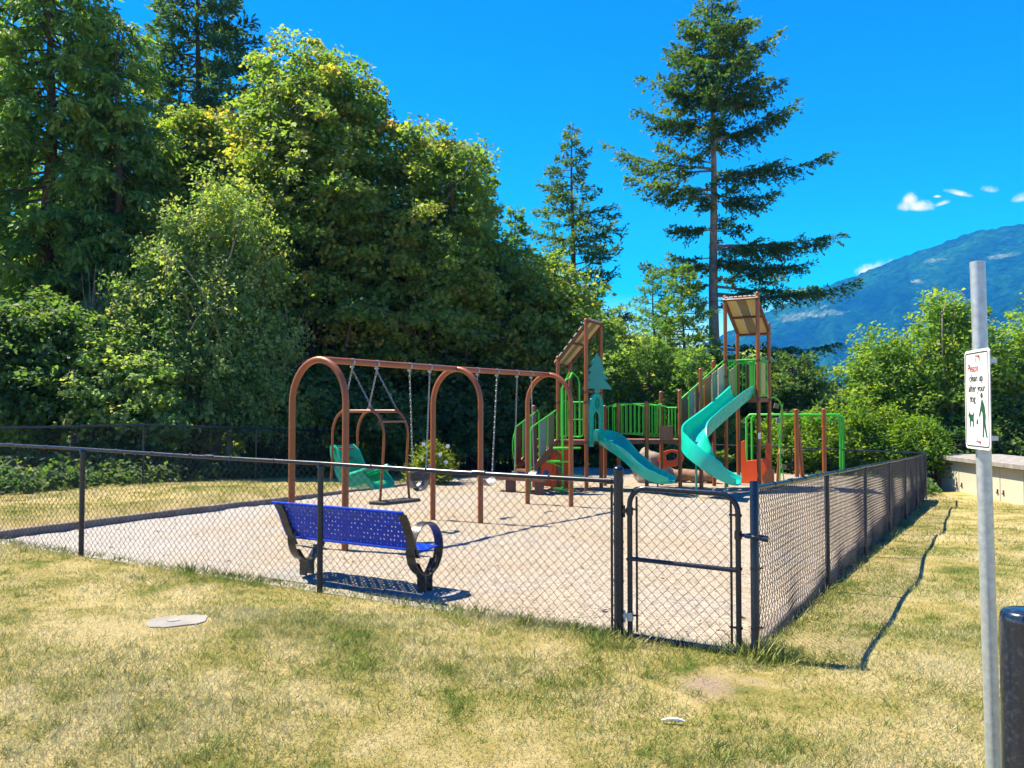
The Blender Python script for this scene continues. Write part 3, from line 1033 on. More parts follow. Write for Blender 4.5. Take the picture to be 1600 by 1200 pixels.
# ================================================================== BENCH
def build_bench():
    P0 = W(-5.28, 0.62, 0.02)
    P0 = at(462, 8.66, z=0.0)
    P1 = at(646, 7.86, z=0.0)
    e = (P1 - P0); L = e.length; e = e.normalized()
    n = Vector((-e.y, e.x, 0))                 # towards the playground
    t = thing('park_bench', P0, 'blue perforated metal bench with black ring legs behind the front fence', 'bench')
    # perforated sheet following a bent profile
    def sheet(prof, name):
        """prof: list of (outward n, z) samples; holes along the length"""
        rows = len(prof) - 1
        x0, x1 = -0.14, L + 0.02
        cols = 27
        mb = MB()
        th = 0.006
        for c in range(cols):
            for r in range(rows):
                xa = x0 + (x1 - x0) * c / cols
                xb = x0 + (x1 - x0) * (c + 1) / cols
                (na, za), (nb, zb) = prof[r], prof[r + 1]
                def P(s, q):
                    return P0 + e * (xa + (xb - xa) * s) + n * (na + (nb - na) * q) + Vector((0, 0, za + (zb - za) * q))
                fn = e.cross(P(0, 1) - P(0, 0)).normalized() * th
                o4 = [(0, 0), (.5, 0), (1, 0), (1, .5), (1, 1), (.5, 1), (0, 1), (0, .5)]
                sk = 0.5 + (0.16 if (r + c) % 2 else -0.16)
                h4 = [(sk + 0.19 * math.cos(math.radians(a)), 0.5 + 0.24 * math.sin(math.radians(a))) for a in (225, 270, 315, 0, 45, 90, 135, 180)]
                ou = [P(*q) for q in o4]; ih = [P(*q) for q in h4]
                vs = [p + fn for p in ou] + [p + fn for p in ih] + [p - fn for p in ou] + [p - fn for p in ih]
                fs = []
                for i in range(8):
                    j = (i + 1) % 8
                    fs += [(i, j, 8 + j, 8 + i), (16 + j, 16 + i, 24 + i, 24 + j), (8 + i, 8 + j, 24 + j, 24 + i)]
                mb.add(vs, fs)
        mb.tube([P0 + e * x0 + n * prof[-1][0] + Vector((0, 0, prof[-1][1])), P0 + e * x1 + n * prof[-1][0] + Vector((0, 0, prof[-1][1]))], 0.013, 8)
        mb.tube([P0 + e * x0 + n * prof[0][0] + Vector((0, 0, prof[0][1])), P0 + e * x1 + n * prof[0][0] + Vector((0, 0, prof[0][1]))], 0.013, 8)
        mb.build(name, M['bench_blue'], t)
    bk = [(0.02, 0.455), (-0.005, 0.495), (-0.025, 0.54), (-0.045, 0.585), (-0.065, 0.63), (-0.085, 0.675), (-0.11, 0.72), (-0.14, 0.765), (-0.175, 0.805)]
    sheet(bk, 'backrest')
    st = [(0.06, 0.425), (0.12, 0.415), (0.18, 0.412), (0.24, 0.415), (0.30, 0.42), (0.36, 0.425), (0.42, 0.42), (0.46, 0.40)]
    sheet(st, 'seat')
    for q in (-0.02, L - 0.01):
        mb = MB()
        # ring band: wide flat strip bent into an upright oval
        w = 0.10
        c = P0 + e * q + n * 0.20 + Vector((0, 0, 0.425))
        secs = []
        for i in range(33):
            a = -math.pi / 2 + 2 * math.pi * i / 32
            d = n * (math.cos(a) * 0.225) + Vector((0, 0, math.sin(a) * 0.25))
            dn = (n * math.cos(a) + Vector((0, 0, math.sin(a) * 0.85))).normalized() * 0.006
            secs.append([c + d + e * (w / 2) + dn, c + d - e * (w / 2) + dn, c + d - e * (w / 2) - dn, c + d + e * (w / 2) - dn])
        mb.sweep(secs)
        mb.build('ring', M['bench_iron'], t, smooth=40)
        mb = MB()
        for s in (-1, 1):
            pts = [(0.155, 0.31), (0.12, 0.255), (0.075, 0.20), (0.052, 0.15), (0.050, 0.0), (0.050, -0.05)]
            secs = []
            for (x, z) in pts:
                p = P0 + e * q + n * (0.20 + s * x) + Vector((0, 0, z))
                k = n * 0.006
                secs.append([p + e * 0.05 + k, p - e * 0.05 + k, p - e * 0.05 - k, p + e * 0.05 - k])
            mb.sweep(secs)
        mb.box(P0 + e * q + n * 0.20 + Vector((0, 0, 0.012)), 0.16, 0.18, 0.012, e, n)
        mb.build('leg', M['bench_iron'], t, smooth=40)
        mb = MB()
        secs = []
        for (x, z) in [(0.05, 0.36), (0.0, 0.45), (-0.06, 0.59), (-0.12, 0.72), (-0.165, 0.79)]:
            p = P0 + e * (q + (0.02 if q > 1 else -0.02)) + n * (x - 0.012) + Vector((0, 0, z))
            secs.append([p + e * 0.045 + n * 0.01, p - e * 0.045 + n * 0.01, p - e * 0.045 - n * 0.012, p + e * 0.045 - n * 0.012])
        mb.sweep(secs)
        mb.build('back_bracket', M['bench_iron'], t, smooth=40)
    for k, q in enumerate((-0.02, L - 0.01)):
        c = P0 + e * q + n * 0.15
        o = MB().box(c + Vector((0, 0, -0.030)), 0.75, 0.55, 0.10, e, n).build('concrete_pad', M['concrete'], None, bevel=0.01)
        tag(o, ['square concrete pad under the bench leg nearer the side curb', 'square concrete pad under the bench leg nearer the gate'][k], 'concrete pad', 'bench footings')
build_bench()

# ================================================================== SIGN POLE, BOLLARD, COVER, CABINETS
def build_sign():
    d = 3.62
    base = at(1549, d, z=0.0)
    top = at(1531, d, py=408)
    base.z = gzf(base.x, base.y) - 0.4
    base.x = top.x + 0.040
    pole = thing('sign_pole', Vector((base.x, base.y, base.z + 0.4)), 'galvanised steel pole carrying the dog sign beside the lawn', 'pole')
    r = 0.0305
    mb = MB()
    mb.tube([base, top], r, 24, caps=False)
    # open rim
    mb.tube([top, top + Vector((0, 0, 0.001)), top + Vector((0, 0, -0.001)), top + Vector((0, 0, -0.12))], [r, r - 0.004, r - 0.005, r - 0.005], 24)
    mb.build('shaft', M['galvanised'], pole, smooth=40)
    # sign plate: its right edge is nearer
    sd = Vector((-0.16, -0.985, 0)).normalized()          # reading direction
    nrm = Vector((sd.y, -sd.x, 0))                      # out of the face
    if nrm.x > 0:
        nrm = -nrm
    hgt, wid = 0.425, 0.27
    cc = at(1527.5, 3.55, py=624)
    sg = thing('dog_sign', cc, 'white sign asking to clean up after your dog strapped to the pole', 'sign')
    def rr(w, h, r, n=5):
        pts = []
        for cx, cy, a0 in ((w / 2 - r, h / 2 - r, 0), (-w / 2 + r, h / 2 - r, 90), (-w / 2 + r, -h / 2 + r, 180), (w / 2 - r, -h / 2 + r, 270)):
            for i in range(n + 1):
                a = math.radians(a0 + 90 * i / n)
                pts.append((cx + r * math.cos(a), cy + r * math.sin(a)))
        return pts
    uz = Vector((0, 0, 1))
    MB().prism(rr(wid, hgt, 0.022), cc, sd, uz, 0.004).build('plate', M['sign_white'], sg)
    f = cc + nrm * 0.0032
    MB().ring(rr(wid - 0.022, hgt - 0.022, 0.016), rr(wid - 0.030, hgt - 0.030, 0.012), f, sd, uz, 0.001).build('border', M['sign_black'], sg)
    def text(s, x, y, size, mat, name):
        cu = bpy.data.curves.new(name, 'FONT')
        cu.body = s
        cu.size = size
        cu.extrude = 0.0004
        tmp = bpy.data.objects.new(name, cu)
        col.objects.link(tmp)
        dg = bpy.context.evaluated_depsgraph_get()
        me = bpy.data.meshes.new_from_object(tmp.evaluated_get(dg))
        col.objects.unlink(tmp)
        bpy.data.objects.remove(tmp)
        o = link(name, me, M[mat], sg)
        mt = Matrix((( sd.x, 0, nrm.x, 0), (sd.y, 0, nrm.y, 0), (0, 1, 0, 0), (0, 0, 0, 1)))
        o.matrix_local = Matrix.Translation((f - ORIGIN[sg.name]) + sd * x + uz * y) @ mt @ Matrix.Diagonal((1.02, 1, 1, 1))
        return o
    text('Please', -0.100, 0.120, 0.048, 'sign_red', 'lettering')
    text('clean up', -0.082, 0.078, 0.044, 'sign_black', 'lettering')
    text('after your', -0.092, 0.034, 0.044, 'sign_black', 'lettering')
    text('dog', -0.082, -0.010, 0.044, 'sign_black', 'lettering')
    # stooping figure with a bag and a dog
    man = [(0.030, 0.000), (0.042, -0.004), (0.060, -0.030), (0.070, -0.070), (0.066, -0.095), (0.074, -0.125), (0.086, -0.158), (0.076, -0.162), (0.060, -0.128), (0.052, -0.100), (0.050, -0.128), (0.046, -0.160), (0.034, -0.158), (0.040, -0.125), (0.040, -0.090), (0.038, -0.060), (0.026, -0.045), (0.008, -0.075), (0.000, -0.070), (0.018, -0.030)]
    mb = MB().prism([(x + 0.02, y) for x, y in man], f, sd, uz, 0.001)
    mb.lathe(f + sd * 0.050 + uz * 0.016, [(0.012, -0.0005), (0.012, 0.0005)], 14, axis=nrm)
    mb.build('walker_pictogram', M['sign_green'], sg)
    dog = [(-0.092, -0.058), (-0.086, -0.050), (-0.080, -0.062), (-0.046, -0.066), (-0.036, -0.052), (-0.032, -0.056), (-0.040, -0.074), (-0.038, -0.118), (-0.046, -0.118), (-0.050, -0.094), (-0.072, -0.092), (-0.076, -0.118), (-0.084, -0.118), (-0.084, -0.082), (-0.098, -0.070)]
    MB().prism(dog, f, sd, uz, 0.001).build('dog_pictogram', M['sign_green'], sg)
    MB().prism([(-0.005, -0.085), (0.006, -0.085), (0.009, -0.105), (-0.009, -0.105)], f, sd, uz, 0.001).build('bag_pictogram', M['sign_green'], sg)
    for y, s in ((0.180, 1), (-0.185, 1)):
        MB().prism([(-0.025, y + 0.008), (0.035, y + 0.008), (0.035, y - 0.020 * (1 if y > 0 else 0.4)), (0.02, y)], f, sd, uz, 0.001).build('corner_mark', M['sign_rust'], sg)
    for z in (0.168, -0.168):
        mb = MB()
        k = Vector((top.x + (base.x - top.x) * 0.4, top.y, cc.z + z))
        mb.lathe(k - uz * 0.011, [(r + 0.003, 0), (r + 0.003, 0.022)], 20)
        mb.box(cc + uz * z + (k - cc - uz * z) * 0.5, (k - cc - uz * z).length, 0.014, 0.018, (k - cc - uz * z).normalized(), Vector((0, 0, 1)).cross((k - cc - uz * z).normalized()))
        mb.box(k + Vector((r + 0.006, -0.012, 0)), 0.026, 0.018, 0.020)
        mb.build('bracket', M['galvanised'], sg, smooth=40)
build_sign()

def build_bollard():
    p = at(1598, 3.02, z=0.0)
    p.z = gzf(p.x, p.y)
    mb = MB()
    R = 0.088
    topz = CAMZ - (948 - HZ) * 3.02 / F - p.z
    prof = [(R, -0.3), (R, topz - 0.045), (R * 0.985, topz - 0.03), (R * 0.93, topz - 0.016), (R * 0.80, topz - 0.006), (R * 0.5, topz - 0.001), (0.002, topz)]
    mb.lathe(p, prof, 36)
    o = mb.build('bollard', M['bollard_blue'], None, smooth=60)
    tag(o, 'scuffed dark blue domed bollard in the lower corner by the sign pole', 'bollard')
build_bollard()

def build_cover():
    rnd = random.Random(8)
    c = at(282, 1.66 * F / (968 - HZ), z=0)
    c.z = gzf(c.x, c.y) - 0.017
    pts = []
    for i in range(18):
        a = 2 * math.pi * i / 18
        k = 0.9 + rnd.uniform(-0.08, 0.08)
        pts.append((0.25 * k * math.copysign(abs(math.cos(a)) ** 0.6, math.cos(a)), 0.19 * k * math.copysign(abs(math.sin(a)) ** 0.6, math.sin(a))))
    ax = Vector((math.cos(0.35), math.sin(0.35), 0.0))
    ay = Vector((-math.sin(0.35) , math.cos(0.35), 0.0))
    t = thing('utility_cover', c, 'flat worn concrete utility cover sunk in the dry lawn', 'utility cover')
    MB().prism(pts, c, ax, ay, 0.05).build('lid', M['concrete'], t, bevel=0.006)
    MB().prism([(0.05 * math.cos(i * 0.785) - 0.03, 0.03 * math.sin(i * 0.785)) for i in range(8)], c + Vector((0, 0, 0.026)), ax, ay, 0.006).build('lift_socket', M['cap_concrete'], t)
    p = at(1050, 1.75 * F / (1123 - HZ), z=0)
    p.z = gzf(p.x, p.y) + 0.02
    o = MB().tube(smooth_path([p + Vector((-0.07, 0.01, 0)), p + Vector((0, 0, 0.01)), p + Vector((0.06, -0.012, 0.0))], 3), [0.004, 0.008, 0.010, 0.010, 0.011, 0.009, 0.004], 7).build('stick', M['label_white'])
    tag(o, 'short pale stick lying on bare earth before the gate', 'stick')
build_cover()

def build_cabinets():
    far = at(1462, 25.2, z=-0.55)
    near = at(1640, 19.4, z=-0.48)
    e = (near - far); e.z = 0; L = e.length; e = e.normalized()
    n = Vector((e.y, -e.x, 0))              # out of the front, to the lawn
    if n.x > 0:
        n = -n
    t = thing('utility_cabinet', far, 'low row of beige utility cabinets under a stained concrete slab', 'cabinet')
    zs = -0.75
    H = 0.28
    def P(s, z, o=0.0):
        return Vector((far.x, far.y, 0)) + e * s - n * o * -1 + Vector((0, 0, z))
    mid = Vector((far.x, far.y, 0)) + e * (L / 2) - n * 0.9
    MB().box(mid + Vector((0, 0, (zs + H) / 2)), L - 0.2, 1.7, H - zs, e, n).build('body', M['cabinet_beige'], t)
    MB().box(Vector((far.x, far.y, 0)) + e * 0.08 - n * 0.82 + Vector((0, 0, (zs + H) / 2)), 0.26, 1.78, H - zs - 0.004, e, n).build('end_wall', M['brick_brown'], t)
    MB().box(mid + Vector((0, 0, H + 0.065)), L + 0.3, 2.1, 0.13, e, n).build('roof_slab', M['cap_concrete'], t, bevel=0.015)
    nd = 5
    for i in range(nd):
        s0 = 0.24 + (L - 0.3) * i / nd
        s1 = 0.24 + (L - 0.3) * (i + 1) / nd - 0.03
        c = Vector((far.x, far.y, 0)) + e * ((s0 + s1) / 2) - n * 0.035 + Vector((0, 0, (zs + H) / 2))
        dr = MB().box(c, s1 - s0, 0.03, H - zs - 0.05, e, n).build('door', M['cabinet_beige'], t, bevel=0.006)
        mb = MB()
        hx = s1 - 0.10 if i % 2 == 0 else s0 + 0.16
        hc = Vector((far.x, far.y, 0)) + e * hx - n * 0.012 + Vector((0, 0, -0.38))
        mb.box(hc, 0.05, 0.02, 0.12, e, n)
        mb.box(hc + n * 0.016 - Vector((0, 0, 0.03)), 0.09, 0.014, 0.03, e, n)
        mb.build('latch', M['black_rubber'], dr)
    MB().box(Vector((far.x, far.y, 0)) + e * 0.75 - n * 0.016 + Vector((0, 0, H - 0.11)), 0.45, 0.004, 0.05, e, n).build('notice_label', M['sign_rust'], t)
build_cabinets()

# ================================================================== SWING SET
UZ = Vector((0, 0, 1))

def chain(mb, p0, p1, link_l=0.044, r=0.0036):
    """interlocked links from p0 to p1"""
    d = p1 - p0
    n = max(2, int(d.length / link_l))
    dn = d.normalized()
    a = dn.orthogonal().normalized()
    b = dn.cross(a)
    for i in range(n):
        c = p0 + d * ((i + 0.5) / n)
        s = a if i % 2 else b
        hl = d.length / n * 0.72
        hw = 0.011
        pts = [c + dn * hl, c + dn * hl * 0.5 + s * hw, c - dn * hl * 0.5 + s * hw, c - dn * hl, c - dn * hl * 0.5 - s * hw, c + dn * hl * 0.5 - s * hw]
        mb.tube(pts, r, 3, closed=True)
    return mb

def build_swings():
    N = Vector((-2.48, 10.67, 0)); Mi = Vector((-0.88, 13.20, 0)); Fa = Vector((0.68, 15.33, 0))
    bd = (Fa - N).normalized()
    cr = Vector((U[0], U[1], 0)).normalized()
    H = 2.40
    t = thing('swing_set', N, 'brown tube swing frame with three arched supports standing on the sand', 'swing set')
    for c in (N, Mi, Fa):
        hw = 0.44
        pts = [c - cr * hw - UZ * 0.3, c - cr * hw + UZ * (H - hw - 0.12)]
        pts += [c - cr * (hw * math.cos(a)) + UZ * (H - hw - 0.12 + (hw + 0.12) * math.sin(a)) for a in [math.pi * i / 18 for i in range(1, 18)]]
        pts += [c + cr * hw + UZ * (H - hw - 0.12), c + cr * hw - UZ * 0.3]
        MB().tube(pts, 0.044, 14).build('arch_support', M['brown_paint'], t, smooth=40)
    def B(i, f):
        a, b = ((N, Mi), (Mi, Fa))[i]
        return a.lerp(b, f) + UZ * H
    MB().tube([N + UZ * H, Mi + UZ * H], 0.044, 14).build('top_beam', M['brown_paint'], t, smooth=40)
    MB().tube([Mi + UZ * H, Fa + UZ * H], 0.044, 14).build('top_beam', M['brown_paint'], t, smooth=40)
    hangers = [(0, .205), (0, .37), (0, .61), (0, .77), (1, .20), (1, .40), (1, .62), (1, .785)]
    for i, f in hangers:
        p = B(i, f)
        mb = MB()
        dn = bd
        mb.tube([p - dn * 0.014, p + dn * 0.014], 0.050, 12)
        mb.tube([p - UZ * 0.045, p - UZ * 0.10], 0.012, 8)
        mb.tube([p - UZ * 0.07 - cr * 0.03, p - UZ * 0.07 + cr * 0.03], 0.010, 6)
        mb.build('swing_hanger', M['chain_metal'], t, smooth=40)
    drop = UZ * 0.10
    # --- companion swing: arched frame, moulded green seat and a platform opposite
    A, Bh = B(0, .205) - drop, B(0, .37) - drop
    cs = thing('companion_swing', (A.x, A.y, 0.0), 'arched companion swing with moulded green high-back seat and dark platform', 'swing')
    ends = []
    ztop = 1.74
    sep = (Bh - A); sep.z = 0
    for k, hgr in enumerate((A, Bh)):
        c = Vector((hgr.x, hgr.y, 0)) + cr * 0.10
        hw = 0.43
        pts = [c - cr * (hw + 0.02) + UZ * 0.80, c - cr * hw + UZ * 1.0, c - cr * hw + UZ * 1.35]
        pts += [c - cr * (hw - 0.22 + 0.22 * math.cos(a)) + UZ * (1.40 + (ztop - 1.40) * math.sin(a)) for a in [math.pi / 2 * i / 6 for i in range(1, 7)]]
        pts += [c + cr * (hw - 0.22 + 0.22 * math.cos(a)) + UZ * (1.40 + (ztop - 1.40) * math.sin(a)) for a in [math.pi / 2 * (1 - i / 6) for i in range(0, 6)]]
        pts += [c + cr * hw + UZ * 1.35, c + cr * (hw - 0.02) + UZ * 1.0, c + cr * (hw + (-0.06 if k == 0 else 0.03)) + UZ * 0.52]
        MB().tube(smooth_path(pts, 2), 0.017, 10).build('arch_frame', M['brown_paint'], cs, smooth=40)
        ends.append(c)
    for x, z in ((-0.24, ztop - 0.01), (0.24, ztop - 0.01), (0.40, 1.60), (-0.43, 1.22), (-0.43, 1.08)):
        mb = MB().tube([ends[0] + cr * x + UZ * z, ends[1] + cr * x + UZ * z], 0.014, 8)
        mb.build('cross_bar', M['brown_paint'], cs, smooth=40)
    for hgr, c in ((A, ends[0]), (Bh, ends[1])):
        for x in (-0.24, 0.24):
            e = c + cr * x + UZ * (ztop + 0.03)
            chain(MB(), Vector(hgr), e).build('chain', M['chain_metal'], cs)
            MB().lathe(e - UZ * 0.05, [(0.03, 0), (0.035, 0.02), (0.02, 0.05), (0.012, 0.06)], 10).build('chain_mount', M['brown_paint'], cs, smooth=40)
    mid = (ends[0] + ends[1]) / 2
    w = sep.normalized()
    # moulded seat: a swept shell, back on the far-left leg, seat and leg rest towards the platform
    prof = [(-0.50, 1.16), (-0.48, 1.02), (-0.43, 0.86), (-0.37, 0.70), (-0.30, 0.58), (-0.20, 0.51), (-0.08, 0.50), (0.02, 0.54), (0.09, 0.57), (0.15, 0.56), (0.19, 0.50), (0.20, 0.44)]
    prof = [(x, 0.69 + (z - 0.44) * 0.80) for x, z in prof]
    secs = []
    for i, (x, z) in enumerate(prof):
        f = i / (len(prof) - 1)
        hw = 0.20 + 0.05 * math.sin(f * 3.1)
        lip = 0.13 if 0.03 < f < 0.75 else 0.05
        j = min(i + 1, len(prof) - 1); k = max(i - 1, 0)
        tx, tz = prof[j][0] - prof[k][0], prof[j][1] - prof[k][1]
        ln = math.hypot(tx, tz)
        nn = cr * (-tz / ln) * -1 * -1 + UZ * (tx / ln)
        c = mid + cr * x + UZ * z
        s = []
        for (ww, oo) in ((-1, lip), (-0.86, lip), (-0.7, 0.01), (0, -0.015), (0.7, 0.01), (0.86, lip), (1, lip), (1, -0.02), (0.6, -0.05), (0, -0.06), (-0.6, -0.05), (-1, -0.02)):
            s.append(c + w * (ww * hw) + nn * oo)
        secs.append(s)
    MB().sweep(secs).build('seat', M['green_plastic'], cs, smooth=55)
    for s in (-1, 1):
        mb = MB()
        a = mid + w * (0.17 * s)
        pts = smooth_path([a + cr * -0.33 + UZ * 0.87, a + cr * -0.18 + UZ * 0.87, a + cr * 0.0 + UZ * 0.92, a + cr * 0.14 + UZ * 0.97, a + cr * 0.20 + UZ * 0.96], 3)
        mb.tube(pts, [0.03] * 3 + [0.04] * 4 + [0.045] * 4 + [0.04, 0.03], 8)
        mb.build('seat_arm', M['green_plastic'], cs, smooth=55)
    pc = (ends[0] + cr * 0.38 + ends[1] + cr * 0.46) / 2
    mb = MB()
    mb.box(pc + UZ * 0.53, sep.length + 0.14, 0.26, 0.045, (ends[1] + cr * 0.46 - ends[0] - cr * 0.38).normalized(), cr)
    mb.build('platform', M['black_rubber'], cs, bevel=0.012)
    # --- bucket swing
    h0, h1 = B(0, .61) - drop, B(0, .77) - drop
    bm_ = (h0 + h1) / 2
    bs = thing('bucket_swing', (bm_.x, bm_.y, 0), 'black toddler bucket swing hanging beside the arched companion swing', 'swing')
    zt = 0.82
    c = Vector((bm_.x, bm_.y, 0))
    w = (h1 - h0).normalized()
    for h, s in ((h0, -1), (h1, 1)):
        chain(MB(), Vector(h), c + w * (0.155 * s) + UZ * zt).build('chain', M['chain_metal'], bs)
    secs = []
    for i in range(21):
        a = 2 * math.pi * i / 20
        o = w * (0.165 * math.cos(a)) + cr * (0.14 * math.sin(a))
        dn = o.normalized()
        p = c + o
        secs.append([p + UZ * zt + dn * 0.012, p + UZ * (zt - 0.11), p * 1 + UZ * (zt - 0.11) - dn * 0.02, p + UZ * zt - dn * 0.012])
    MB().sweep(secs, caps=False).build('rim', M['black_rubber'], bs, smooth=55)
    secs = []
    for i in range(9):
        a = math.pi * i / 8
        p = c - cr * (0.13 * math.cos(a)) + UZ * (zt - 0.10 - 0.17 * math.sin(a))
        nn = (cr * -math.cos(a) - UZ * math.sin(a)) * 0.008
        secs.append([p + w * 0.05 + nn, p - w * 0.05 + nn, p - w * 0.05 - nn, p + w * 0.05 - nn])
    MB().sweep(secs).build('crotch_strap', M['grey_rubber'], bs, smooth=55)
    secs = []
    for i in range(9):
        a = math.pi * i / 8
        p = c - w * (0.155 * math.cos(a)) - cr * 0.06 + UZ * (zt - 0.10 - 0.13 * math.sin(a))
        nn = (w * -math.cos(a) - UZ * math.sin(a)) * 0.008
        secs.append([p + cr * 0.06 + nn, p - cr * 0.06 + nn, p - cr * 0.06 - nn, p + cr * 0.06 - nn])
    MB().sweep(secs).build('seat_strap', M['grey_rubber'], bs, smooth=55)
    # --- belt swings
    for k, (f0, f1, zz, tw, lab) in enumerate(((.20, .40, 0.50, 0.12, 'grey belt swing seat hanging beside the middle arch of the swing frame'), (.62, .785, 0.56, -0.2, 'grey belt swing seat hanging nearest the far arch of the swing frame'))):
        h0, h1 = B(1, f0) - drop, B(1, f1) - drop
        m_ = (h0 + h1) / 2
        c = Vector((m_.x, m_.y, 0))
        w = (h1 - h0).normalized()
        w = (Matrix.Rotation(tw * 2, 3, 'Z') @ w)
        bs = thing('belt_swing', c, lab, 'swing', 'belt swings')
        for h, s in ((h0, -1), (h1, 1)):
            chain(MB(), Vector(h), c + w * (0.20 * s) + UZ * (zz + 0.12)).build('chain', M['chain_metal'], bs)
        secs = []
        q = cr
        for i in range(13):
            a = -1.15 + 2.3 * i / 12
            p = c + w * (0.21 * math.sin(a) / 0.91) + UZ * (zz + 0.20 * (1 - math.cos(a)))
            nn = (w * math.sin(a) - UZ * math.cos(a)) * 0.006
            hw = 0.075 if 0 < i < 12 else 0.04
            secs.append([p + q * hw + nn, p - q * hw + nn, p - q * hw - nn, p + q * hw - nn])
        MB().sweep(secs).build('belt_seat', M['grey_rubber'], bs, smooth=50)
build_swings()

# ================================================================== PLAY STRUCTURE
def trough(path, hw, lip, ups=None, th=0.03, bank=None):
    """slide bed: U-shaped loop swept along a smooth path"""
    secs = []
    n = len(path)
    for i, p in enumerate(path):
        a = path[max(i - 1, 0)]; b = path[min(i + 1, n - 1)]
        t = (b - a).normalized()
        s = t.cross(UZ).normalized()          # right side
        up = s.cross(t).normalized()
        k = bank(i / (n - 1)) if bank else 0.0
        s2 = s * math.cos(k) + up * math.sin(k)
        u2 = up * math.cos(k) - s * math.sin(k)
        L = lip(i / (n - 1)) if callable(lip) else lip
        ins = [(-1.0, L), (-0.93, L * 0.45), (-0.80, L * 0.12), (-0.5, 0.0), (0, -0.012), (0.5, 0.0), (0.80, L * 0.12), (0.93, L * 0.45), (1.0, L)]
        loop = [p + s2 * (x * hw) + u2 * y for x, y in ins]
        loop += [p + s2 * (hw + 0.035) + u2 * (L + 0.01), p + s2 * (hw + 0.04) + u2 * (L - 0.03)]
        loop += [p + s2 * (x * hw * 1.02) + u2 * (y - th) for x, y in ((0.96, L * 0.4), (0.82, 0.0), (0, -0.015), (-0.82, 0.0), (-0.96, L * 0.4))]
        loop += [p - s2 * (hw + 0.04) + u2 * (L - 0.03), p - s2 * (hw + 0.035) + u2 * (L + 0.01)]
        secs.append(loop)
    return secs

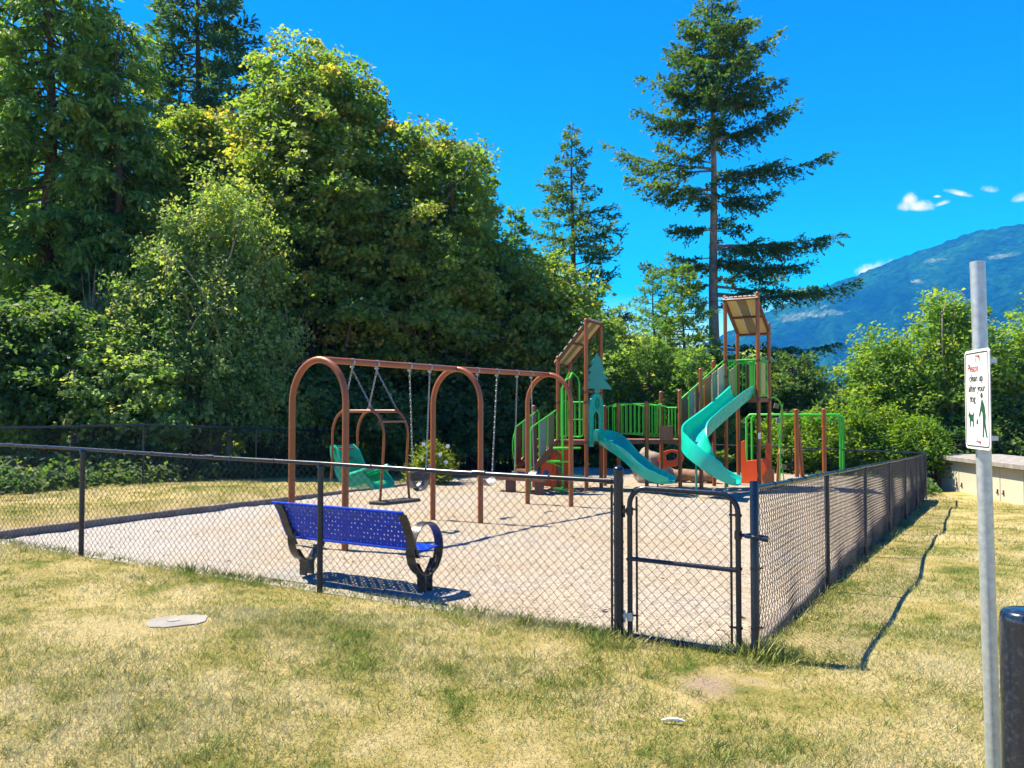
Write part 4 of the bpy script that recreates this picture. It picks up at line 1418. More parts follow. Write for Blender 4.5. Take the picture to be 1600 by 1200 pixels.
def build_play():
    C = at(1000, 19.0, z=0)
    t = thing('play_structure', C, 'big climbing structure with two roofed towers, green railings and two teal slides', 'play structure')
    def post(px, d, top, z0=-0.3, r=0.045, mat='brown_paint', px2=None):
        b = at(px, d, z=z0)
        tp = at(px2 if px2 else px, d, py=top)
        if px2 is None:
            tp.x = b.x
        mb = MB()
        mb.tube([b, tp - UZ * 0.03], r, 14)
        mb.lathe(tp - UZ * 0.035, [(r * 1.08, 0), (r * 1.08, 0.022), (r * 0.85, 0.04), (r * 0.4, 0.05), (0.001, 0.052)], 14)
        mb.build('post', M[mat], t, smooth=40)
        return Vector((b.x, b.y, 0))
    # ---- towers
    a_nl = post(872, 18.5, 557); a_fl = post(891, 19.2, 553); a_nr = post(916, 18.1, 498); a_fr = post(939, 18.9, 503)
    b_nl = post(1134, 19.0, 462); b_nr = post(1185, 18.6, 456); b_fl = post(1153, 19.75, 509); b_fr = post(1202, 19.35, 505)
    def deck(c4, z, th=0.09, name='deck'):
        mb = MB()
        vs = [p + UZ * z for p in c4] + [p + UZ * (z - th) for p in c4]
        mb.add(vs, [(0, 1, 2, 3), (7, 6, 5, 4)] + [(i, i + 4, (i + 1) % 4 + 4, (i + 1) % 4) for i in range(4)])
        return mb.build(name, M['step_brown'], t)
    zA, zB = 1.08, 2.02
    deck([a_nl, a_nr, a_fr, a_fl], zA)
    deck([b_nl, b_nr, b_fr, b_fl], zB)
    # ---- roofs: side rails, cross bars and striped boards
    def roof(lo0, lo1, hi0, hi1, zl, zh, over=0.10):
        """lo0-lo1 the low edge, hi0-hi1 the high edge"""
        A0, A1, B0, B1 = lo0 + UZ * zl, lo1 + UZ * zl, hi0 + UZ * zh, hi1 + UZ * zh
        s = (B0 - A0).normalized()
        A0, A1, B0, B1 = A0 - s * over, A1 - s * over, B0 + s * over, B1 + s * over
        rf = MB()
        wv = (A1 - A0).normalized()
        nn = s.cross(wv).normalized()
        if nn.z < 0:
            nn = -nn
        for a, b in ((A0, B0), (A1, B1)):
            rf.box((a + b) / 2, (b - a).length, 0.07, 0.06, s, wv, nn)
        ro = rf.build('roof', M['dark_brown'], t, bevel=0.006)
        for f in (0.02, 0.5, 0.98):
            a, b = A0.lerp(B0, f), A1.lerp(B1, f)
            MB().box((a + b) / 2 - nn * 0.012, (b - a).length, 0.045, 0.035, wv, s, nn).build('roof_bar', M['dark_brown'], ro)
        ms = ('tan_panel', 'olive_panel', 'tan_panel')
        for r in range(2):
            for c in range(3):
                f0, f1 = 0.03 + 0.48 * r, 0.03 + 0.48 * r + 0.455
                g0, g1 = 0.055 + 0.30 * c, 0.055 + 0.30 * c + 0.285
                q = [A0.lerp(B0, f0).lerp(A1.lerp(B1, f0), g0), A0.lerp(B0, f0).lerp(A1.lerp(B1, f0), g1), A0.lerp(B0, f1).lerp(A1.lerp(B1, f1), g1), A0.lerp(B0, f1).lerp(A1.lerp(B1, f1), g0)]
                mb = MB()
                mb.add([p + nn * 0.022 for p in q] + [p + nn * 0.004 for p in q], [(0, 1, 2, 3), (7, 6, 5, 4)] + [(i, i + 4, (i + 1) % 4 + 4, (i + 1) % 4) for i in range(4)])
                mb.build('roof_board', M[ms[c]], ro)
        # scalloped bark edge pieces on top
        mb = MB()
        for j in range(7):
            c = A0.lerp(B0, (j + 0.5) / 7) + nn * 0.045
            mb.tube([c - s * 0.05, c + s * 0.05], 0.022, 7)
            c = B0.lerp(B1, (j + 0.5) / 7) + nn * 0.04
            mb.tube([c - wv * 0.04, c + wv * 0.04], 0.018, 7)
        mb.build('roof_trim', M['beige_panel'], ro)['kind'] = 'stuff'
    roof(a_nl, a_fl, a_nr, a_fr, 2.84, 3.62, 0.12)
    roof(b_fl, b_fr, b_nl, b_nr, 3.58, 4.22, 0.10)
    # ---- green guard rails
    def rail(p0, p1, z0, z1, n, bow=0.0, r=0.013, top_r=0.017, mat='lime_paint', name='guard_rail', slab=None):
        mb = MB()
        d = p1 - p0
        m = 8
        tp = [p0 + d * (i / m) + UZ * (z1 + bow * math.sin(math.pi * i / m)) for i in range(m + 1)]
        bt = [p0 + d * (i / m) + UZ * (z0 + bow * 0.5 * math.sin(math.pi * i / m)) for i in range(m + 1)]
        mb.tube(tp, top_r, 8)
        mb.tube(bt, r, 8)
        for i in range(n):
            f = (i + 0.5) / n
            s = math.sin(math.pi * f) * bow
            mb.tube([p0 + d * f + UZ * (z0 + s * 0.5), p0 + d * f + UZ * (z1 + s)], r, 8)
        return mb.build(name, M[mat], t, smooth=40)
    def board(p0, p1, z00, z01, z10, z11, mat, name='side_board', th=0.02):
        mb = MB()
        nn = (p1 - p0).cross(UZ).normalized() * (th / 2)
        q = [p0 + UZ * z00, p1 + UZ * z10, p1 + UZ * z11, p0 + UZ * z01]
        mb.add([p + nn for p in q] + [p - nn for p in q], [(0, 1, 2, 3), (7, 6, 5, 4)] + [(i, i + 4, (i + 1) % 4 + 4, (i + 1) % 4) for i in range(4)])
        return mb.build(name, M[mat], t)
    ins = lambda a, b, m=0.07: (a + (b - a).normalized() * m, b - (b - a).normalized() * m)
    # tower A: back rail and boards, near face loop rail
    p, q = ins(a_fl, a_fr)
    rail(p, q, zA + 0.08, zA + 0.86, 5)
    for f, mt in ((0.35, 'dark_brown'), (0.62, 'grey_panel')):
        c = p.lerp(q, f)
        board(c - (q - p) * 0.09, c + (q - p) * 0.09, zA + 0.1, zA + 0.8, zA + 0.1, zA + 0.8, mt)
    p, q = ins(a_nl, a_nr)
    mb = MB()
    pm = p.lerp(q, 0.42)
    loop = [pm + UZ * (zA + 0.84), pm + UZ * (zA + 0.18)] + arc_pts(pm + (q - pm).normalized() * 0.10 + UZ * (zA + 0.18), 0.10, math.pi, math.pi * 1.5, 5, (q - pm).normalized(), UZ)[1:] + [q - (q - p).normalized() * 0.10 + UZ * (zA + 0.08)] + arc_pts(q - (q - p).normalized() * 0.10 + UZ * (zA + 0.18), 0.10, math.pi * 1.5, 2 * math.pi, 5, (q - pm).normalized(), UZ)[1:] + [q + UZ * (zA + 0.84)]
    mb.tube(loop, 0.015, 8)
    mb.tube([pm + UZ * (zA + 0.84), q + UZ * (zA + 0.84)], 0.017, 8)
    mb.tube([pm + UZ * (zA + 0.46), q + UZ * (zA + 0.46)], 0.011, 8)
    for f in (0.35, 0.68):
        c = pm.lerp(q, f)
        mb.tube([c + UZ * (zA + 0.08), c + UZ * (zA + 0.84)], 0.011, 8)
    mb.build('guard_rail', M['lime_paint'], t, smooth=40)
    p, q = ins(a_nl, a_fl)
    rail(p, q, zA + 0.08, zA + 0.86, 4)
    # tower B rails
    p, q = ins(b_nr, b_fr)
    rail(p, q, zB + 0.05, zB + 0.86, 5)
    board(p.lerp(q, 0.28), p.lerp(q, 0.62), zB + 0.08, zB + 0.8, zB + 0.08, zB + 0.8, 'tan_panel')
    p, q = ins(b_fl, b_fr)
    rail(p, q, zB + 0.05, zB + 0.86, 7)
    for f, mt in ((0.3, 'dark_brown'), (0.50, 'grey_panel'), (0.72, 'teal_dark')):
        c = p.lerp(q, f)
        board(c - (q - p) * 0.07, c + (q - p) * 0.07, zB + 0.1, zB + 0.8, zB + 0.1, zB + 0.8, mt)
    p, q = ins(b_nl, b_nr, 0.05)
    rail(p, p.lerp(q, 0.26), zB + 0.05, zB + 0.84, 3)
    rail(p.lerp(q, 0.84), q, zB + 0.05, zB + 0.84, 2)
    mb = MB()
    mb.tube([p + UZ * (zB + 0.86), q + UZ * (zB + 0.86)], 0.018, 8)
    l0, l1 = p.lerp(q, 0.30), p.lerp(q, 0.82)
    mb.tube([l0 + UZ * (zB + 0.0), l0 + UZ * (zB + 0.72), l0.lerp(l1, 0.12) + UZ * (zB + 0.79), l0.lerp(l1, 0.88) + UZ * (zB + 0.79), l1 + UZ * (zB + 0.72), l1 + UZ * (zB + 0.0)], 0.014, 8)
    mb.build('slide_entry_bar', M['lime_paint'], t, smooth=40)
    # ---- pod climber before tower A
    for pp, zs in ((a_nl, (zA - 0.03, zA + 0.84)), (a_fl, (zA - 0.03, zA + 0.84)), (a_nr, (zA - 0.03, 2.15, zA + 0.84)), (a_fr, (zA - 0.03, 2.15)), (b_nl, (zB - 0.03, zB + 0.84, 2.5)), (b_nr, (zB - 0.03, zB + 0.84)), (b_fl, (zB - 0.03, zB + 0.84)), (b_fr, (zB - 0.03, zB + 0.84))):
        for zz_ in zs:
            mb = MB().lathe(pp + UZ * (zz_ - 0.03), [(0.046, 0), (0.053, 0.004), (0.053, 0.056), (0.046, 0.06)], 12)
            mb.box(pp + Vector((0.0, -0.054, zz_)), 0.03, 0.02, 0.03)
            mb.build('post_clamp', M['dark_brown'], t, smooth=40)
    cp = at(879, 17.55, z=0)
    mb = MB()
    mb.tube([cp - UZ * 0.3, cp + UZ * 2.2] + arc_pts(cp + UZ * 2.2 + Vector((0.16, 0.16, 0)), 0.22, math.pi, math.pi / 2, 6, Vector((0.7, 0.7, 0)), UZ)[1:] + [at(894, 18.0, py=583)], 0.022, 10)
    e2 = at(884, 18.1, z=0)
    mb.tube([e2 + UZ * 1.1, at(884, 18.1, py=594), at(888, 18.1, py=584), at(896, 18.1, py=583), at(903, 18.1, py=590), at(905.5, 18.1, py=600), at(906, 18.1, py=680)], 0.016, 8)
    e3 = at(877, 18.0, z=0)
    mb.tube([e3 + UZ * 0.9, at(877, 18.0, py=606)], 0.015, 8)
    pod = mb.build('pod_climber', M['lime_paint'], t, smooth=40)
    for z, sx, rr in ((0.95, 0.05, 0.34), (0.67, -0.12, 0.30), (0.36, 0.14, 0.28), (0.09, 0.0, 0.26)):
        c = cp + Vector((sx, -0.02, z))
        secs = []
        pts = [(rr * (0.85 + 0.15 * math.cos(3 * a)) * math.cos(a), rr * 0.6 * (0.85 + 0.15 * math.cos(3 * a)) * math.sin(a)) for a in [2 * math.pi * i / 24 for i in range(24)]]
        mb = MB().prism(pts, c, (1, 0, 0), (0, 1, 0), 0.035)
        mb.tube([c + Vector((-rr * 0.5, 0, -0.02)), c - Vector((0, 0, 0.13)) - Vector((sx, 0, 0)), ], 0.012, 6)
        mb.build('pod_step', M['lime_paint'], pod, bevel=0.008)
    # ---- orange shop panels below tower A
    o0, o1 = at(860, 18.75, z=0), at(888, 18.55, z=0)
    mb = MB()
    ax = (o1 - o0).normalized()
    wd = (o1 - o0).length
    out = [(0, 0), (wd, 0), (wd, .30), (wd, .62), (wd, 1.0), (0.06, 1.0), (0, .62), (0, .3)]
    inn = [(.12, .36), (wd - .10, .36), (wd - .10, .42), (wd - .10, .50), (wd - .12, .54), (.16, .54), (.12, .50), (.12, .42)]
    mb.ring(out, inn, o0, ax, UZ, 0.03)
    mb.build('shop_panel', M['orange_plastic'], t, bevel=0.006)
    o2, o3 = at(846, 18.35, z=0), at(861, 18.2, z=0)
    ax = (o3 - o2).normalized()
    wd = (o3 - o2).length
    mb = MB().ring([(0, .08), (wd, .08), (wd, .4), (wd, .6), (wd * .5, .66), (0, .6)], [(.06, .30), (wd - .05, .30), (wd - .05, .36), (wd - .06, .42), (wd * .5, .44), (.06, .42)], o2, ax, UZ, 0.03)
    mb.build('shop_panel', M['orange_plastic'], t)
    # ---- transfer stair at the left of tower A
    tn, tf = at(868, 18.35, z=0), at(840, 18.95, z=0)
    bn, bf = at(829, 17.55, z=0), at(805, 18.1, z=0)
    for i in range(4):
        f0, f1 = i / 4, (i + 1) / 4
        z = 0.48 + (zA - 0.48) * (i / 3.0) * 0.8
        c4 = [bn.lerp(tn, f0), bn.lerp(tn, f1), bf.lerp(tf, f1), bf.lerp(tf, f0)]
        deck(c4, z, 0.05, 'stair_tread')
    board(bn, tn, 0.36, 0.52, zA - 0.22, zA + 0.02, 'step_brown', 'stringer', 0.03)
    board(bf, tf, 0.36, 0.52, zA - 0.22, zA + 0.02, 'step_brown', 'stringer', 0.03)
    deck([tn, a_nl, a_fl, tf], zA, 0.06, 'landing')
    for s0, s1, off in ((bn, tn, 0.0), (bf, tf, 0.03)):
        mb = MB()
        z_lo, z_hi = 1.38, 1.74
        mb.tube([s0 + UZ * -0.1, s0 + UZ * (z_lo - 0.08), s0.lerp(s1, 0.04) + UZ * (z_lo), s1 + UZ * z_hi, s1.lerp(s0, -0.06) + UZ * (z_hi - 0.05), s1.lerp(s0, -0.07) + UZ * zA], 0.017, 8)
        for f in (0.33, 0.66):
            mb.tube([s0.lerp(s1, f) + UZ * (0.55 + f * 0.5), s0.lerp(s1, f) + UZ * (z_lo + (z_hi - z_lo) * f)], 0.012, 8)
        mb.tube(arc_pts(s0 + UZ * 0.95, 0.30, math.pi / 2, math.pi * 1.5, 10, (s1 - s0).normalized() * 0.35, UZ), 0.012, 6)
        mb.build('hand_rail', M['lime_paint'], t, smooth=40)
        for (f0, f1, mt) in ((0.04, 0.24, 'dark_brown'), (0.36, 0.60, 'grey_panel'), (0.70, 0.93, 'olive_panel')):
            zz = lambda f: 0.5 + 0.55 * f
            zt = lambda f: z_lo + (z_hi - z_lo) * f - 0.03
            board(s0.lerp(s1, f0), s0.lerp(s1, f1), zz(f0), zt(f0), zz(f1), zt(f1), mt)
    post(834, 18.9, 634); post(866, 18.9, 690, r=0.04); post(847, 18.5, 705, r=0.04)
    deck([at(768, 17.9, z=0), at(850, 17.2, z=0), at(856, 17.5, z=0), at(776, 18.2, z=0)], 0.36, 0.10, 'low_step')
    MB().box(at(798, 17.75, z=0.12), 0.22, 0.24, 0.30).build('step_block', M['dark_brown'], t)
    MB().box(at(842, 17.4, z=0.12), 0.18, 0.22, 0.30).build('step_block', M['dark_brown'], t)
    # ---- bridge from tower A to the middle landing
    n0, n1 = at(947, 18.75, z=0), at(1034, 18.45, z=0)
    f0_, f1_ = at(957, 19.45, z=0), at(1042, 19.15, z=0)
    deck([n0, n1, f1_, f0_], zA + 0.01, 0.10, 'bridge_deck')
    rail(n0, at(1008, 18.55, z=0), zA + 0.10, zA + 0.74, 9, 0.07)
    rail(at(1012, 18.5, z=0), n1, zA + 0.10, zA + 0.80, 5, -0.03)
    rail(f0_, f1_, zA + 0.10, zA + 0.74, 13, 0.07)
    post(966, 18.7, 630); post(1010, 18.5, 628, z0=-0.3); post(1033, 19.3, 612); post(945, 19.4, 634, r=0.04)
    # ---- middle landing and stair to tower B
    m0 = post(1062, 18.25, 610); m1 = post(1095, 18.5, 576); m2 = post(1115, 19.2, 564)
    deck([n1, m0, at(1070, 18.95, z=0), f1_], zA + 0.02, 0.10, 'landing')
    MB().box(at(1041, 18.3, z=zA + 0.16), 0.28, 0.06, 0.30).build('riser_box', M['step_brown'], t)
    s_n0, s_n1 = m0 + Vector((0, 0.05, 0)), b_nl
    s_f0, s_f1 = at(1070, 18.95, z=0), b_fl
    for i in range(5):
        g0, g1 = i / 5, (i + 1) / 5
        deck([s_n0.lerp(s_n1, g0), s_n0.lerp(s_n1, g1), s_f0.lerp(s_f1, g1), s_f0.lerp(s_f1, g0)], zA + (zB - zA) * (i + 1) / 6, 0.06, 'stair_tread')
    board(s_n0 - Vector((0, .02, 0)), s_n1 - Vector((0, .02, 0)), zA - 0.06, zA + 0.22, zB - 0.20, zB + 0.04, 'step_brown', 'stringer', 0.03)
    board(s_f0, s_f1, zA - 0.06, zA + 0.22, zB - 0.20, zB + 0.04, 'step_brown', 'stringer', 0.03)
    for s0, s1 in ((s_n0, s_n1), (s_f0, s_f1)):
        mb = MB()
        zl, zh = zA + 0.92, zB + 0.84
        mb.tube([s0 + UZ * (zA + 0.1), s0 + UZ * (zl - 0.05), s0.lerp(s1, 0.05) + UZ * zl, s1.lerp(s0, 0.06) + UZ * zh, s1.lerp(s0, 0.05) + UZ * zB], 0.017, 8)
        for f in (0.2, 0.42, 0.5, 0.75):
            mb.tube([s0.lerp(s1, f) + UZ * (zA + 0.2 + (zB - zA) * f), s0.lerp(s1, f) + UZ * (zl + (zh - zl) * f)], 0.012, 8)
        mb.build('hand_rail', M['lime_paint'], t, smooth=40)
        for (g0, g1, mt) in ((0.04, 0.17, 'dark_brown'), (0.20, 0.31, 'grey_panel'), (0.33, 0.44, 'olive_panel'), (0.53, 0.67, 'brown_paint'), (0.70, 0.80, 'grey_panel'), (0.83, 0.97, 'beige_panel')):
            zz = lambda f: zA + 0.2 + (zB - zA) * f
            zt = lambda f: zl + (zh - zl) * f - 0.04
            board(s0.lerp(s1, g0), s0.lerp(s1, g1), zz(g0), zt(g0), zz(g1), zt(g1), mt)
    # ---- rail at the landing
    rail(n1 + Vector((0.12, 0, 0)), m0 - Vector((0.06, 0, 0)), zA + 0.08, zA + 0.72, 3)
    # ---- straight slide from tower A
    ctr = (a_nr + a_fr) / 2
    path = smooth_path([ctr + UZ * 1.10, ctr + Vector((0.22, -0.06, 1.08)), at(966, 18.05, z=0.86), at(990, 17.85, z=0.57), at(1012, 17.68, z=0.34), at(1030, 17.55, z=0.26), at(1049, 17.42, z=0.25)], 6)
    sl = MB().sweep(trough(path, 0.25, lambda f: 0.20 if f < 0.8 else 0.20 - 0.10 * (f - 0.8) / 0.2)).build('straight_slide', M['teal_plastic'], t, smooth=50)
    mb = MB()
    g = path[-8]
    mb.tube([Vector((g.x, g.y, -0.1)), g - UZ * 0.05], 0.02, 8)
    mb.build('slide_leg', M['teal_dark'], sl)
    # hood panel
    ax = (a_fr - a_nr).normalized()
    hw = (a_fr - a_nr).length / 2 - 0.05
    def arch(w, z0, z1, n=14):
        return [(-w, z0)] + [(-w * math.cos(math.pi * i / n), z1 - w * 0.7 + w * 0.7 * math.sin(math.pi * i / n)) for i in range(n + 1)] + [(w, z0)]
    MB().ring(arch(hw, 0.95, 2.12), arch(hw * 0.52, 0.95, 1.72), ctr + Vector((0.05, -0.02, 0)), ax, UZ, 0.05, closed=False).build('slide_hood', M['teal_plastic'], t, bevel=0.008)
    nx = ax.cross(UZ).normalized()
    mb = MB().lathe(ctr + Vector((0.05, -0.02, 1.90)) + nx * 0.022, [(0.12, 0), (0.125, 0.02), (0.10, 0.03), (0.095, 0.012)], 18, axis=nx)
    mb.build('hood_window', M['teal_dark'], t, smooth=50)
    # pine-shaped panel above the hood
    tree = []
    tiers = [(0.34, 2.20), (0.30, 2.28), (0.17, 2.42), (0.27, 2.43), (0.13, 2.60), (0.21, 2.60), (0.09, 2.78), (0.14, 2.78), (0.0, 3.02)]
    tree = [(x, z) for x, z in tiers] + [(-x, z) for x, z in tiers[-2::-1]]
    tree = [(-0.06, 2.12), (0.06, 2.12), (0.06, 2.22)] + tree + [(-0.06, 2.22)]
    MB().prism([(x * 1.05, z) for x, z in tree], ctr + Vector((0.06, -0.08, 0)), (ax + Vector((1.5, -0.3, 0))).normalized(), UZ, 0.04).build('pine_panel', M['teal_dark'], t, bevel=0.006)
    MB().box(ctr + Vector((0.02, 0, 2.15)), (a_fr - a_nr).length, 0.03, 0.05, ax, nx).build('panel_bar', M['brown_paint'], t)
    # ---- curved slide from tower B
    cB = (b_nl + b_nr) / 2
    path = smooth_path([cB + UZ * 2.04, cB + Vector((-0.10, -0.25, 2.00)), at(1137, 18.25, z=1.74), at(1112, 17.98, z=1.44), at(1090, 17.70, z=1.17), at(1079, 17.35, z=0.95), at(1083, 17.02, z=0.77), at(1099, 16.80, z=0.58), at(1120, 16.72, z=0.41), at(1139, 16.66, z=0.31), at(1153, 16.58, z=0.29)], 6)
    bk = lambda f: 0.42 * math.exp(-((f - 0.58) / 0.16) ** 2)
    lp = lambda f: (0.25 + 0.08 * math.exp(-((f - 0.5) / 0.2) ** 2)) if f < 0.78 else 0.25 - 0.15 * (f - 0.78) / 0.22
    s2 = MB().sweep(trough(path, 0.235, lp, bank=bk)).build('curved_slide', M['teal_plastic'], t, smooth=50)
    g = at(1087, 16.9, z=0)
    mb = MB().tube([g - UZ * 0.2, at(1087, 16.9, py=692)], 0.022, 10)
    mb.lathe(at(1087, 16.9, py=692), [(0.05, 0), (0.05, 0.02)], 10)
    mb.build('slide_leg', M['teal_dark'], s2, smooth=40)
    g = path[-9]
    MB().tube([Vector((g.x, g.y, -0.2)), g - UZ * 0.05], 0.025, 8).build('slide_leg', M['teal_dark'], s2)
    MB().box(cB + Vector((0, -0.03, zB - 0.03)), (b_nr - b_nl).length * 0.9, 0.05, 0.13, (b_nr - b_nl).normalized(), UZ.cross((b_nr - b_nl).normalized())).build('deck_edge', M['step_brown'], t)
    # ---- orange seat panel under tower B
    o0, o1 = at(1157, 19.7, z=0), at(1203, 19.3, z=0)
    ax = (o1 - o0).normalized(); wd = (o1 - o0).length
    MB().prism([(0, 0.02), (wd, 0.02), (wd, 0.98), (wd - 0.10, 1.0), (wd - 0.12, 0.62), (0.12, 0.55), (0.10, 1.04), (0, 1.0)], o0, ax, UZ, 0.04).build('seat_panel', M['orange_plastic'], t, bevel=0.01)
    MB().prism([(wd * .45, 0.0), (wd * 1.0, 0.0), (wd * 1.0, 0.40), (wd * .8, 0.42), (wd * .6, 0.22)], o0 + Vector((0, -0.25, 0)), ax, UZ, 0.05).build('seat_ramp', M['light_orange'], t, bevel=0.01)
    MB().box(at(1186, 18.54, py=681), 0.06, 0.004, 0.14).build('age_label', M['label_white'], t)
    # ---- orange oval panel and tunnel under the bridge
    c = at(1048, 19.5, py=716)
    ax = Vector((0.95, -0.3, 0)).normalized()
    el = lambda a, b, n=20: [(a * math.cos(2 * math.pi * i / n), b * math.sin(2 * math.pi * i / n) + 0.05 * math.sin(2 * math.pi * i / n + 0.5)) for i in range(n)]
    MB().ring(el(0.30, 0.16), [(x, y + 0.045) for x, y in el(0.14, 0.055)], c, ax, UZ, 0.05).build('crawl_panel', M['orange_plastic'], t, bevel=0.008)
    # leaf climber: bowed pole with square leaves
    pl = smooth_path([at(1203, 19.4, py=622), at(1212, 19.6, py=622), at(1221, 19.9, py=636), at(1219, 20.1, py=680), at(1217, 20.1, py=755)], 5)
    mb = MB().tube(pl, 0.018, 8)
    mb.tube(smooth_path([at(1223, 20.2, py=632), at(1216, 20.2, py=668), at(1217, 20.2, py=700), at(1224, 20.2, py=752)], 4), 0.014, 8)
    lc = mb.build('leaf_climber', M['lime_paint'], t, smooth=40)
    for (px, py, mt) in ((1213, 634, 'olive_panel'), (1216, 657, 'grey_panel'), (1219, 682, 'olive_panel'), (1220, 705, 'tan_panel'), (1223, 729, 'olive_panel')):
        cc = at(px, 20.15, py)
        MB().prism([(-0.07, -0.05), (0.05, -0.07), (0.08, 0.05), (-0.04, 0.07)], cc, (1, 0.1, 0), UZ, 0.03).build('leaf_step', M[mt], lc)
    post(1212, 20.6, 640, px2=1222, r=0.035)
build_play()

def build_extras():
    # overhead ladder
    b0, b1 = at(1166, 23.3, z=0), at(1312, 22.6, z=0)
    t = thing('overhead_ladder', b0, 'lime green overhead ladder with hanging loops behind the roofed tower', 'overhead ladder')
    zt = CAMZ - (648 - HZ) * 23 / F
    dv = Vector((0.45, 0.85, 0)).normalized() * 0.7
    for k, o in enumerate((Vector((0, 0, 0)), dv)):
        d = (b1 - b0).normalized()
        pts = [b0 + o - UZ * 0.3, b0 + o + UZ * (zt - 0.1), b0 + o + d * 0.10 + UZ * zt, b1 + o - d * 0.10 + UZ * zt, b1 + o + UZ * (zt - 0.1), b1 + o - UZ * 0.3]
        MB().tube(pts, 0.034, 10).build('side_frame', M['lime_paint'], t, smooth=40)
    for i in range(7):
        c = b0.lerp(b1, (i + 0.7) / 7.4) + UZ * zt
        mb = MB().tube([c, c + dv], 0.016, 8)
        cc = c + dv * 0.5
        s = (b1 - b0).normalized()
        for q in (0.25, 0.75):
            cc = c + dv * q
            mb.tube([cc, cc - s * 0.09 - UZ * 0.17, cc - s * 0.05 - UZ * 0.20, cc + s * 0.05 - UZ * 0.20, cc + s * 0.09 - UZ * 0.17], 0.012, 6, closed=True)
        mb.build('hanging_loop', M['lime_paint'], t, smooth=40)
    # brown climbing posts
    specs = [((1244, 22.0, 641), None, 'upright brown climbing post beside the leaning one'), ((1254, 22.1, 668), 1246, 'leaning brown climbing post beside the upright one'), ((1287, 22.4, 640), None, 'lone brown post before the end of the green overhead ladder')]
    for (px, d, top), px2, lab in specs:
        b = at(px, d, z=-0.3); tp = at(px2 or px, d, py=top)
        mb = MB().tube([b, tp], 0.058, 14)
        mb.lathe(tp - UZ * 0.01, [(0.063, 0), (0.063, 0.02), (0.045, 0.04), (0.001, 0.05)], 14)
        tag(mb.build('climbing_post', M['brown_paint'], None, smooth=40), lab, 'post', 'brown climbing posts')
    # logs and rock
    for (p0, p1, r, lab) in ((at(1038, 20.6, z=0.16), at(1118, 20.0, z=0.14), 0.15, 'thick brown log lying on the sand behind the curved slide'), (at(1130, 21.6, z=0.10), at(1098, 21.2, z=0.12), 0.10, 'thinner brown log lying behind the thick one')):
        pts = [p0.lerp(p1, i / 10) + Vector((0, 0, 0.02 * math.sin(i * 1.7))) for i in range(11)]
        rs = [r * (1 + 0.10 * math.sin(i * 2.3)) * (0.9 if i in (0, 10) else 1) for i in range(11)]
        tag(MB().tube(pts, rs, 14).build('log', M['log_bark'], None, smooth=45), lab, 'log', 'logs lying on the sand')
    import bmesh
    for (px, d, z, r, sx, lab) in ((1012, 20.2, 0.45, 0.42, 1.0, 'grey climbing boulder on the sand behind the straight slide'), (1030, 20.4, 0.25, 0.30, 1.2, 'smaller grey boulder beside the climbing boulder')):
        bm = bmesh.new()
        bmesh.ops.create_icosphere(bm, subdivisions=4, radius=r)
        for v in bm.verts:
            k = noise.fractal(v.co * 2.2 + Vector((px, 0, 0)), 1.0, 2.0, 4)
            v.co = v.co * (1 + 0.28 * k)
            v.co.x *= sx
            v.co.z *= 1.15
        me = bpy.data.meshes.new('boulder')
        bm.to_mesh(me); bm.free()
        o = link('boulder', me, M['rock_grey'], smooth=True)
        o.location = at(px, d, z=z * 0.75)
        tag(o, lab, 'boulder', 'boulders under the bridge')
build_extras()

# ================================================================== VEGETATION
def unit(v):
    return v / np.maximum(np.linalg.norm(v, axis=-1, keepdims=True), 1e-9)

def kites(P, T, Nn, L, Wd, fold=0.12, mid=0.45):
    """one folded leaf (two triangles) per point"""
    n = len(P)
    T = unit(T)
    S = unit(np.cross(T, Nn))
    Nn = np.cross(S, T)
    L = np.broadcast_to(np.asarray(L, float), (n,))[:, None]
    Wd = np.broadcast_to(np.asarray(Wd, float), (n,))[:, None]
    v = np.empty((n, 4, 3))
    v[:, 0] = P
    v[:, 1] = P + T * L * mid - S * Wd / 2 + Nn * L * fold
    v[:, 2] = P + T * L
    v[:, 3] = P + T * L * mid + S * Wd / 2 + Nn * L * fold
    b = (np.arange(n) * 4)[:, None]
    tri = np.concatenate([b + np.array([[0, 1, 2]]), b + np.array([[0, 2, 3]])], 1).reshape(-1, 3)
    return v.reshape(-1, 3), tri

def clump_leaves(rng, C, out, per, r, flat, leaf, asp, up=0.55, rnd=0.65, droop=0.4, tint=None, tint_sd=0.13):
    """leaves scattered round clump centres C"""
    n = len(C)
    idx = np.repeat(np.arange(n), per)
    m = len(idx)
    rr = r * rng.uniform(0.6, 1.35, n)
    off = rng.standard_normal((m, 3)) * np.array([1, 1, flat])
    off = off / np.maximum(1, np.linalg.norm(off, axis=1, keepdims=True) / 1.7) * 0.6
    # clumps hang outward and down a little at their rim
    P = C[idx] + off * rr[idx][:, None]
    P[:, 2] -= 0.35 * (off[:, 0] ** 2 + off[:, 1] ** 2) * rr[idx]
    Nn = unit(np.array([0, 0, up]) + out[idx] * 0.75 + rng.standard_normal((m, 3)) * rnd)
    T = rng.standard_normal((m, 3)) + out[idx] * 0.5
    T[:, 2] = T[:, 2] * 0.4 - droop
    L = leaf * rng.uniform(0.5, 1.45, m) * rng.uniform(0.8, 1.25, n)[idx]
    v, t = kites(P, T, Nn, L, L * asp)
    ct = (tint if tint is not None else np.full(n, 0.5)) + rng.normal(0, 0.12, n)
    tt = np.clip(ct[idx] + rng.normal(0, tint_sd, m), 0, 1)
    return v, t, np.repeat(tt, 2)

